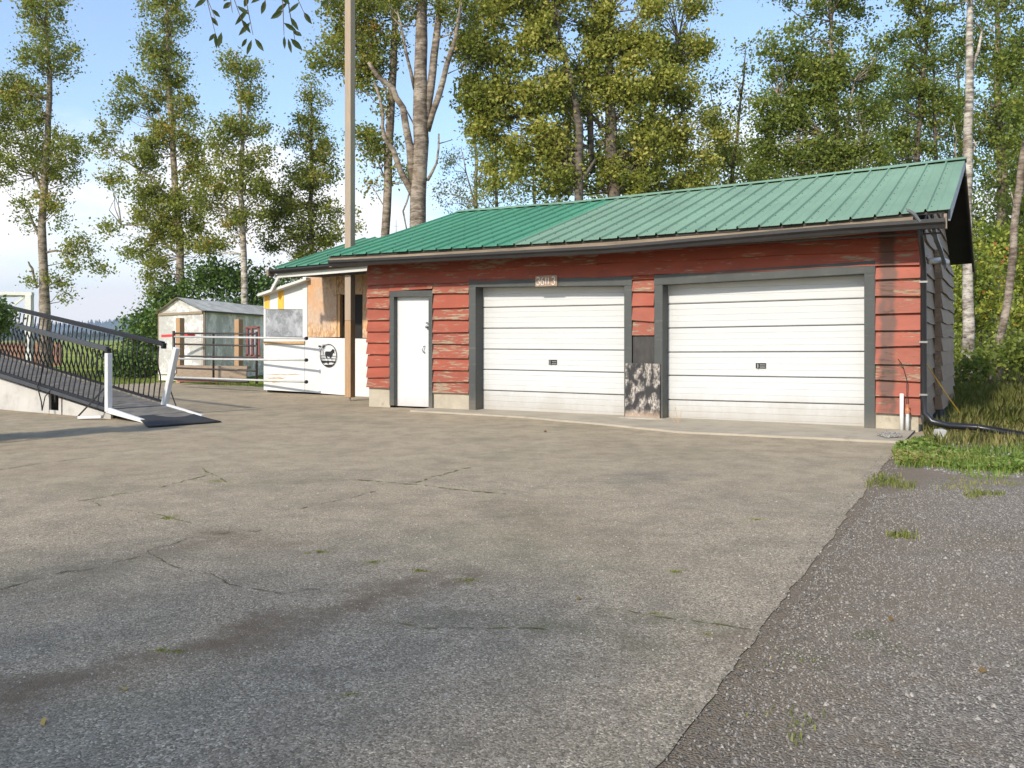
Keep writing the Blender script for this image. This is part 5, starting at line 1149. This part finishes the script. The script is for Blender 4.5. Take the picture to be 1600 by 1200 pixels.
# ------------------------------------------------------------------ grass, weeds, small litter (stuff)
def poly_in(pts, x, y):
    ins = np.zeros(len(x), bool); j = len(pts) - 1
    for i in range(len(pts)):
        xi, yi = pts[i]; xj, yj = pts[j]
        c = ((yi > y) != (yj > y)) & (x < (xj - xi) * (y - yi) / (yj - yi + 1e-12) + xi); ins ^= c; j = i
    return ins
def scatter(px_poly, n, z=0.0):
    w_ = [G(x, y, z) for x, y in px_poly]; pts = [(p.x, p.y) for p in w_]; xs_ = [p[0] for p in pts]; ys_ = [p[1] for p in pts]
    x = rng.uniform(min(xs_), max(xs_), n * 4); y = rng.uniform(min(ys_), max(ys_), n * 4); k = poly_in(pts, x, y)
    return np.stack([x[k], y[k]], 1)[:n]
def blades(name, xy, mat, h, wd, tint_mu, label=None, z=0.0, lean=.5, clumpy=1.0, **k):
    n = len(xy); fr = np.array([math.sin(a * 1.9) * math.cos(b * 2.3 + a) for a, b in xy]) * .5 + .5
    kp = rng.random(n) < (fr * clumpy + (1 - clumpy)); xy = xy[kp]; fr = fr[kp]; n = len(xy)
    hh = h * rng.uniform(.4, 1.3, n) * (.5 + .8 * fr); th = rng.uniform(0, 2 * np.pi, n); ln = rng.uniform(.1, 1, n) * lean
    base = np.column_stack([xy, np.full(n, z)]); sd_ = np.column_stack([np.cos(th), np.sin(th), np.zeros(n)]) * (wd / 2); ld = np.column_stack([-np.sin(th), np.cos(th), np.zeros(n)])
    m1 = base + ld * (ln * hh * .35)[:, None] + np.array((0, 0, 1)) * (hh * .6)[:, None]; tp = base + ld * (ln * hh)[:, None] + np.array((0, 0, 1)) * (hh * .95)[:, None]
    vs = np.stack([base - sd_, base + sd_, m1 + sd_ * .7, tp, m1 - sd_ * .7], 1)
    me = bpy.data.meshes.new(name); me.vertices.add(5 * n); me.vertices.foreach_set('co', vs.reshape(-1)); me.loops.add(5 * n); me.loops.foreach_set('vertex_index', np.arange(5 * n)); me.polygons.add(n)
    me.polygons.foreach_set('loop_start', np.arange(0, 5 * n, 5)); me.polygons.foreach_set('loop_total', np.full(n, 5))
    at = me.attributes.new('tint', 'FLOAT', 'FACE'); at.data.foreach_set('value', np.clip(rng.normal(tint_mu, .2, n), 0, 1).astype(np.float32))
    me.materials.append(mat); me.update(); o = bpy.data.objects.new(name, me); sc.collection.objects.link(o)
    return props(o, label=label, kind='stuff', **k)
wp = [(1393, 706), (1400, 694), (1428, 688), (1470, 690), (1500, 700), (1540, 702), (1600, 700), (1680, 700), (1680, 745), (1600, 742), (1556, 752), (1520, 748), (1492, 738), (1455, 731), (1400, 731)]
xy = scatter(wp, 4200)
blades('weed_patch', xy, M['grass_bright'], .07, .012, .45, z=-.006, label='bright green weeds at the right end of the garage', cat='weeds', clumpy=.5)
cs = np.column_stack([scatter(wp, 11000), np.zeros(0)]) if False else None
q = scatter([(1397, 706), (1408, 696), (1428, 692), (1470, 694), (1500, 704), (1530, 712), (1560, 722), (1600, 716), (1680, 715), (1680, 738), (1600, 738), (1556, 742), (1492, 732), (1455, 727), (1400, 726)], 20000); hz = rng.uniform(.0, .10, len(q)) * (.5 + .5 * np.sin(q[:, 0] * 5.1 + q[:, 1]) * np.cos(q[:, 1] * 3.7 + 1))
keepq = (np.sin(q[:, 0] * 7 + np.cos(q[:, 1] * 5) * 2) * np.cos(q[:, 1] * 6 + 1) > -.2); q = q[keepq]; hz = hz[keepq]
leaves('clover_patch', np.column_stack([q, np.abs(hz)]), M['grass_bright'], .045, rng.normal(.42, .22, len(q)) + .35 * (np.sin(q[:, 0] * 2.3 + 1) * np.cos(q[:, 1] * 3.1) > .25), flat=.8, kind='stuff', label='leafy ground cover among the weeds beside the slab', cat='ground cover')
def patch(poly, n, mat='grass_dry', h=.05, tm=.3, name='grass_tuft', label=None, z=-.005, cat='grass'):
    q_ = scatter(poly, n) + 0; m_ = q_.mean(0)
    if name == 'grass_tuft':
        rad_ = np.linalg.norm((q_ - m_) / (q_.std(0) + 1e-6), axis=1); ang_ = np.arctan2(q_[:, 1] - m_[1], q_[:, 0] - m_[0]); q_ = q_[rng.random(len(q_)) < np.exp(-(rad_ / (1.0 + .45 * np.sin(ang_ * 3 + n) + .25 * np.sin(ang_ * 7))) ** 2 * .9)]; q_ = m_ + (q_ - m_) * 1.3
    blades(name, q_, M[mat], h, .008, tm, z=z, label=label, cat=cat, clumpy=.6)
patch([(1352, 757), (1375, 743), (1405, 742), (1425, 752), (1415, 770), (1375, 770)], 1600, label='olive grass tuft at the slab edge')
patch([(1460, 752), (1500, 746), (1560, 748), (1600, 745), (1600, 755), (1540, 764), (1480, 764)], 1900, h=.04, tm=.5, label='thin dry grass strip below the weeds')
patch([(1505, 770), (1560, 764), (1565, 772), (1520, 780)], 700, h=.04, label='small olive grass patch on the gravel')
patch([(1385, 838), (1405, 832), (1428, 834), (1432, 841), (1400, 843)], 420, h=.03, label='lone grass tuft in the gravel')
patch([(1150, 1035), (1175, 1000), (1260, 1005), (1300, 1030), (1230, 1060)], 260, h=.018, tm=.5, label='muddy grass tuft where slab meets gravel')
patch([(1170, 1125), (1200, 1090), (1285, 1105), (1290, 1150), (1190, 1160)], 240, h=.022, tm=.2, label='grass tuft nearest the camera')
patch([(1480, 600), (1600, 585), (1700, 585), (1700, 672), (1500, 672), (1470, 640)], 26000, mat='grass_dry', h=.22, tm=.33, name='rough_grass', label='rough grass beside the garage wall', z=-.012)
patch([(1450, 700), (1440, 670), (1500, 668), (1600, 665), (1700, 672), (1700, 700), (1500, 700)], 3500, mat='grass_dry', h=.16, tm=.55, name='rough_grass', label='sparse dry weeds around the drainpipe', z=-.012)
patch([(100, 603), (250, 599), (412, 605), (412, 585), (100, 578)], 24000, mat='grass_bright', h=.10, tm=.55, name='lawn_strip', label='green lawn strip behind the gate', z=-.05)
# moss and litter on the slab
def clump(px_, py_, r, n, label, h=.009, mat='grass_dry', tm=.3):
    p = G(px_, py_); a = rng.uniform(0, 6.28, n); rr = np.abs(rng.normal(0, .5, n)) * r * (1 + .6 * np.sin(a * 3 + px_) + .3 * np.sin(a * 7))
    blades('moss_tuft', np.column_stack([p.x + np.cos(a) * rr * 1.7, p.y + np.sin(a) * rr]), M[mat], h, .006, tm, label=label, z=.0, cat='moss', clumpy=.3)
for (x, y, r, lab) in ((545, 1086, .035, 'moss tuft low in the middle of the slab'), (277, 1018, .035, 'moss tuft left of the soil arc'), (655, 892, .04, 'moss tuft in the centre of the slab'), (734, 907, .045, 'moss tuft at the end of the soil arc'), (583, 879, .04, 'small moss tuft left of centre'), (500, 863, .05, 'small moss tuft by the long crack'), (1020, 959, .035, 'moss tuft on the right crack'), (1105, 991, .03, 'small moss tuft near the slab edge'), (1055, 894, .03, 'moss tuft right of centre'), (340, 752, .11, 'green moss where cracks cross'), (262, 810, .06, 'moss tuft on the left crack'), (1182, 812, .04, 'moss speck on the right half of the slab'), (249, 1017, .03, 'tiny moss tuft beside the soil arc')):
    clump(x, y, r, int(110 * r / .04), lab)
def crack(pts, wd, label, mat):
    W = [G(x, y, .0) for x, y in pts]; mb = MB(); vs = []; n = 0
    for a, b in zip(W[:-1], W[1:]):
        m_ = max(2, int((b - a).length / .04)); t = (b - a).normalized(); nn = Vector((-t.y, t.x, 0)); wk = 0.0
        for i in range(m_ + 1):
            wk = wk * .93 + random.gauss(0, .010); p = a + (b - a) * i / m_ + nn * wk * (1 if 0 < i < m_ else 0); w_ = wd * random.uniform(.15, .8) * (0.05 if random.random() < .35 else 1)
            vs += [(p.x + nn.x * w_, p.y + nn.y * w_, .0045), (p.x - nn.x * w_, p.y - nn.y * w_, .0045)]
    n = len(vs) // 2
    mb.quadmesh(vs, [(2 * i, 2 * i + 2, 2 * i + 3, 2 * i + 1) for i in range(n - 1)])
    return build('crack', mb, mat, kind='structure', label=label)
M['crack'] = painted('crack_dirt', (.10, .08, .045), .95, .4, 6, (.06, .07, .02), .5); M['crack_moss'] = painted('crack_moss', (.15, .15, .045), .95, .4, 9, (.07, .05, .03), .6)
crack([(0, 735), (90, 722), (162, 713)], .012, 'faint joint at the far left', M['crack'])
crack([(0, 922), (60, 905), (125, 893), (230, 862)], .010, 'long joint on the left', M['crack']); crack([(230, 862), (290, 842), (360, 833), (410, 828)], .008, 'joint running to the soil patch', M['crack'])
crack([(145, 783), (205, 798), (262, 808), (300, 817)], .012, 'mossy joint', M['crack_moss']); crack([(120, 783), (250, 762), (330, 742)], .012, 'joint', M['crack_moss'])
crack([(315, 729), (332, 742), (350, 753)], .02, 'mossy joint', M['crack_moss']); crack([(560, 750), (640, 757), (700, 764), (790, 772)], .02, 'green joint', M['crack_moss']); crack([(640, 757), (680, 744), (735, 731)], .02, 'green joint', M['crack_moss'])
crack([(240, 868), (300, 893), (330, 897), (420, 925), (450, 928), (500, 922)], .007, 'hairline crack', M['crack']); crack([(350, 753), (450, 752), (560, 750)], .008, 'hairline crack', M['crack'])
crack([(590, 975), (650, 980), (740, 983), (860, 986)], .010, 'near crack', M['crack_moss']); crack([(930, 952), (1060, 970), (1180, 985)], .009, 'right crack', M['crack_moss'])
crack([(470, 795), (500, 788), (560, 775), (595, 766)], .01, 'short crack', M['crack']); crack([(410, 612), (470, 622), (545, 634), (640, 641)], .012, 'seam in front of the annex', M['crack']); crack([(0, 705), (160, 690), (330, 672), (520, 655)], .009, 'joint past the ramp', M['crack'])
# fallen leaves and grit
def grit(name, poly, n, s0, s1, mats, label, z):
    xy = scatter(poly, n); n = len(xy); s = rng.uniform(s0, s1, n)[:, None, None]
    base = np.array([(1, 0, -.2), (-.4, .9, -.2), (-.5, -.85, -.2), (.1, 0, .75), (.3, .5, .3)]); vs = base[None] * s * rng.uniform(.6, 1.2, (n, 5, 3)); a = rng.uniform(0, 6.28, n); ca, sa = np.cos(a)[:, None], np.sin(a)[:, None]
    x_ = vs[:, :, 0] * ca - vs[:, :, 1] * sa; y_ = vs[:, :, 0] * sa + vs[:, :, 1] * ca; vs[:, :, 0] = x_ + xy[:, 0][:, None]; vs[:, :, 1] = y_ + xy[:, 1][:, None]; vs[:, :, 2] += z
    f = np.array([(0, 4, 3), (4, 1, 3), (1, 2, 3), (2, 0, 3), (0, 1, 4)]); fs = (f[None] + (np.arange(n) * 5)[:, None, None]).reshape(-1)
    me = bpy.data.meshes.new(name); me.vertices.add(5 * n); me.vertices.foreach_set('co', vs.reshape(-1)); me.loops.add(15 * n); me.loops.foreach_set('vertex_index', fs); me.polygons.add(5 * n)
    me.polygons.foreach_set('loop_start', np.arange(0, 15 * n, 3)); me.polygons.foreach_set('loop_total', np.full(5 * n, 3))
    at = me.attributes.new('tint', 'FLOAT', 'FACE'); at.data.foreach_set('value', np.repeat(rng.random(n), 5).astype(np.float32)); me.materials.append(mats); me.update(); me.validate()
    o = bpy.data.objects.new(name, me); sc.collection.objects.link(o); return props(o, label=label, kind='stuff', cat='gravel')
def mat_stone():
    t = NT('stone_chips'); a = t.n('ShaderNodeAttribute', attribute_name='tint').outputs['Fac']
    return t.done(t.ramp(a, [(0, (.09, .08, .066)), (.5, (.20, .18, .15)), (.85, (.29, .26, .22)), (1, (.42, .38, .32))]), .85)
M['stones'] = mat_stone()
def mat_stone2():
    t = NT('pale_stone_chips'); a = t.n('ShaderNodeAttribute', attribute_name='tint').outputs['Fac']
    return t.done(t.ramp(a, [(0, (.10, .09, .08)), (.5, (.27, .25, .21)), (.9, (.42, .38, .32)), (1, (.62, .58, .5))]), .85)
M['stones_pale'] = mat_stone2()
grit('gravel_chips', [(1090, 1200), (1150, 1075), (1290, 870), (1370, 775), (1450, 755), (1600, 765), (1640, 800), (1640, 1200)], 26000, .003, .008, M['stones'], 'loose grey gravel chips on the right', -.004)
grit('gravel_chips', [(1440, 735), (1460, 690), (1600, 690), (1600, 745), (1480, 740)], 2500, .008, .03, M['stones_pale'], 'pale stones behind the weeds', -.01)
grit('loose_grit', [(0, 1200), (0, 760), (500, 720), (1340, 770), (1040, 1200)], 7000, .0025, .007, M['stones_pale'], 'loose grit on the slab', .001)
ee = [e0 + ed * (-.6 + i * .45) for i in range(19)]
def px_of(p): return (800 + F * p.x / p.y, HY + F * CZ / p.y)
grit('edge_grit', [px_of(p + Vector((-.10, .05, 0))) for p in ee if p.y > 2.2] + [px_of(p + Vector((.16, -.08, 0))) for p in ee[::-1] if p.y > 2.2], 9000, .003, .009, M['stones'], 'loose grit along the slab edge', .001)
grit('gravel_stones', [(1090, 1200), (1150, 1075), (1290, 870), (1370, 775), (1450, 755), (1600, 765), (1640, 800), (1640, 1200)], 500, .009, .017, M['stones'], 'bigger pale stones in the gravel', -.004)
grit('soil_heap', [(1370, 684), (1385, 679), (1405, 682), (1412, 687), (1385, 689)], 900, .006, .014, M['stones_pale'], 'little heap of gravel at the garage corner', .045)
for (x, y, c_) in ((540, 954, .6), (195, 1079, .9), (68, 1131, .8), (904, 937, .3), (1535, 1050, .3), (1045, 1077, 1.), (12, 1046, .7), (1392, 969, .2), (852, 675, .0), (955, 704, .0)):
    p = G(x, y); s = .02 if y > 800 else .05
    leaves('fallen_leaf', np.array([(p.x, p.y, .008)]), M['fallen'], s * 1.6, np.array([c_]), flat=4, loc=tuple(p), label={540: 'curled yellow leaf in the middle of the soil arc', 195: 'pale yellow leaf low on the left', 68: 'yellow leaf at the lower left corner', 904: 'orange leaf right of the slab centre', 1535: 'orange leaf on the gravel at right', 1045: 'pale leaf low near the slab edge', 12: 'yellow leaf at the left edge', 1392: 'brown leaf on the gravel', 852: 'dark curled leaf before the left garage door', 955: 'dark leaf scrap on the slab in front of the door gap'}[x], cat='leaf')
# dry stalk by the right door
p = G(1058, 664, .0); build('dry_weed', MB().tube([(0, 0, 0), (.0, 0, .12), (-.03, 0, .26)], .004, 4).tube([(0, 0, .02), (.05, 0, .12), (.06, 0, .22)], .003, 4).tube([(0, 0, .0), (-.06, 0, .08), (-.09, 0, .17)], .003, 4), M['peeled'], label='dry weed stalk at the left foot of the wide door', cat='weed').location = p

# ------------------------------------------------------------------ hills and haze
def hill(name, D, prof, color, bump_px, label=None):
    xs_ = np.linspace(prof[0][0], prof[-1][0], 260); ys_ = np.interp(xs_, [p[0] for p in prof], [p[1] for p in prof]); mb = MB(); rows = 8; vs = []
    ns = rng.normal(size=260)
    for r in range(rows + 1):
        t = r / rows
        for i, x in enumerate(xs_):
            top = (HY - ys_[i]) / F * D + CZ; dd_ = D * (1 + .16 * t)
            z = top * math.sin(t * math.pi / 2) ** .8 + (ns[(i * 7 + r * 31) % 260] * bump_px * .4) / F * D * t - 2 * (1 - t)
            vs.append(((x - 800) / F * D, dd_, z))
    n = 260
    mb.quadmesh(vs, [(r * n + i, r * n + i + 1, (r + 1) * n + i + 1, (r + 1) * n + i) for r in range(rows) for i in range(n - 1)])
    # forest on it
    for _ in range(4200):
        i = rng.integers(1, n - 1); t = rng.uniform(.25, 1) ** .6; r = min(rows - 1, int(t * rows)); v_ = Vector(vs[r * n + i]).lerp(Vector(vs[(r + 1) * n + i]), t * rows - r); h = rng.uniform(10, 22) * D / 3000; w_ = h * .3; jx = rng.uniform(-.5, .5) * (vs[1][0] - vs[0][0])
        o = len(mb.v); mb.v += [(v_.x + jx - w_, v_.y, v_.z - 4), (v_.x + jx + w_ * .5, v_.y - w_, v_.z - 4), (v_.x + jx + w_, v_.y + w_, v_.z - 4), (v_.x + jx, v_.y, v_.z + h)]; mb.f += [(o, o + 1, o + 3), (o + 1, o + 2, o + 3), (o + 2, o, o + 3)]
    return build(name, mb, painted(name + '_forest', color, .95, .4, .004, bump=0), kind='structure', label=label)
hill('wooded_hill', 3000, [(-900, 500), (-300, 512), (0, 508), (60, 503), (127, 496), (145, 493), (175, 487), (205, 481), (235, 473), (280, 462), (340, 458), (450, 470), (700, 480), (1100, 485), (2200, 490)], (.035, .06, .03), 3)
hill('far_treeline', 900, [(-900, 522), (-100, 521), (100, 523), (200, 521), (420, 516), (700, 505), (1100, 505), (2400, 500)], (.03, .05, .02), 2)
hz_ = MB().box(-4200, 4200, -60, 3700, -1.5, 220)
hm = bpy.data.materials.new('haze_air'); hm.use_nodes = True; ht = hm.node_tree; ht.nodes.clear()
ho = ht.nodes.new('ShaderNodeOutputMaterial'); hv = ht.nodes.new('ShaderNodeVolumePrincipled'); hv.inputs['Color'].default_value = (.72, .83, 1, 1); hv.inputs['Density'].default_value = .00022; hv.inputs['Anisotropy'].default_value = .2
ht.links.new(hv.outputs[0], ho.inputs['Volume'])
build('haze', hz_, hm, kind='stuff')
open('/tmp/stat.txt','w').write('LEAVES %d '%NL) if 0 else None
import sys; print('LEAVES', NL, file=sys.stderr);print( 'tris', sum(len(m_.loops) - 2 * len(m_.polygons) for m_ in bpy.data.meshes))
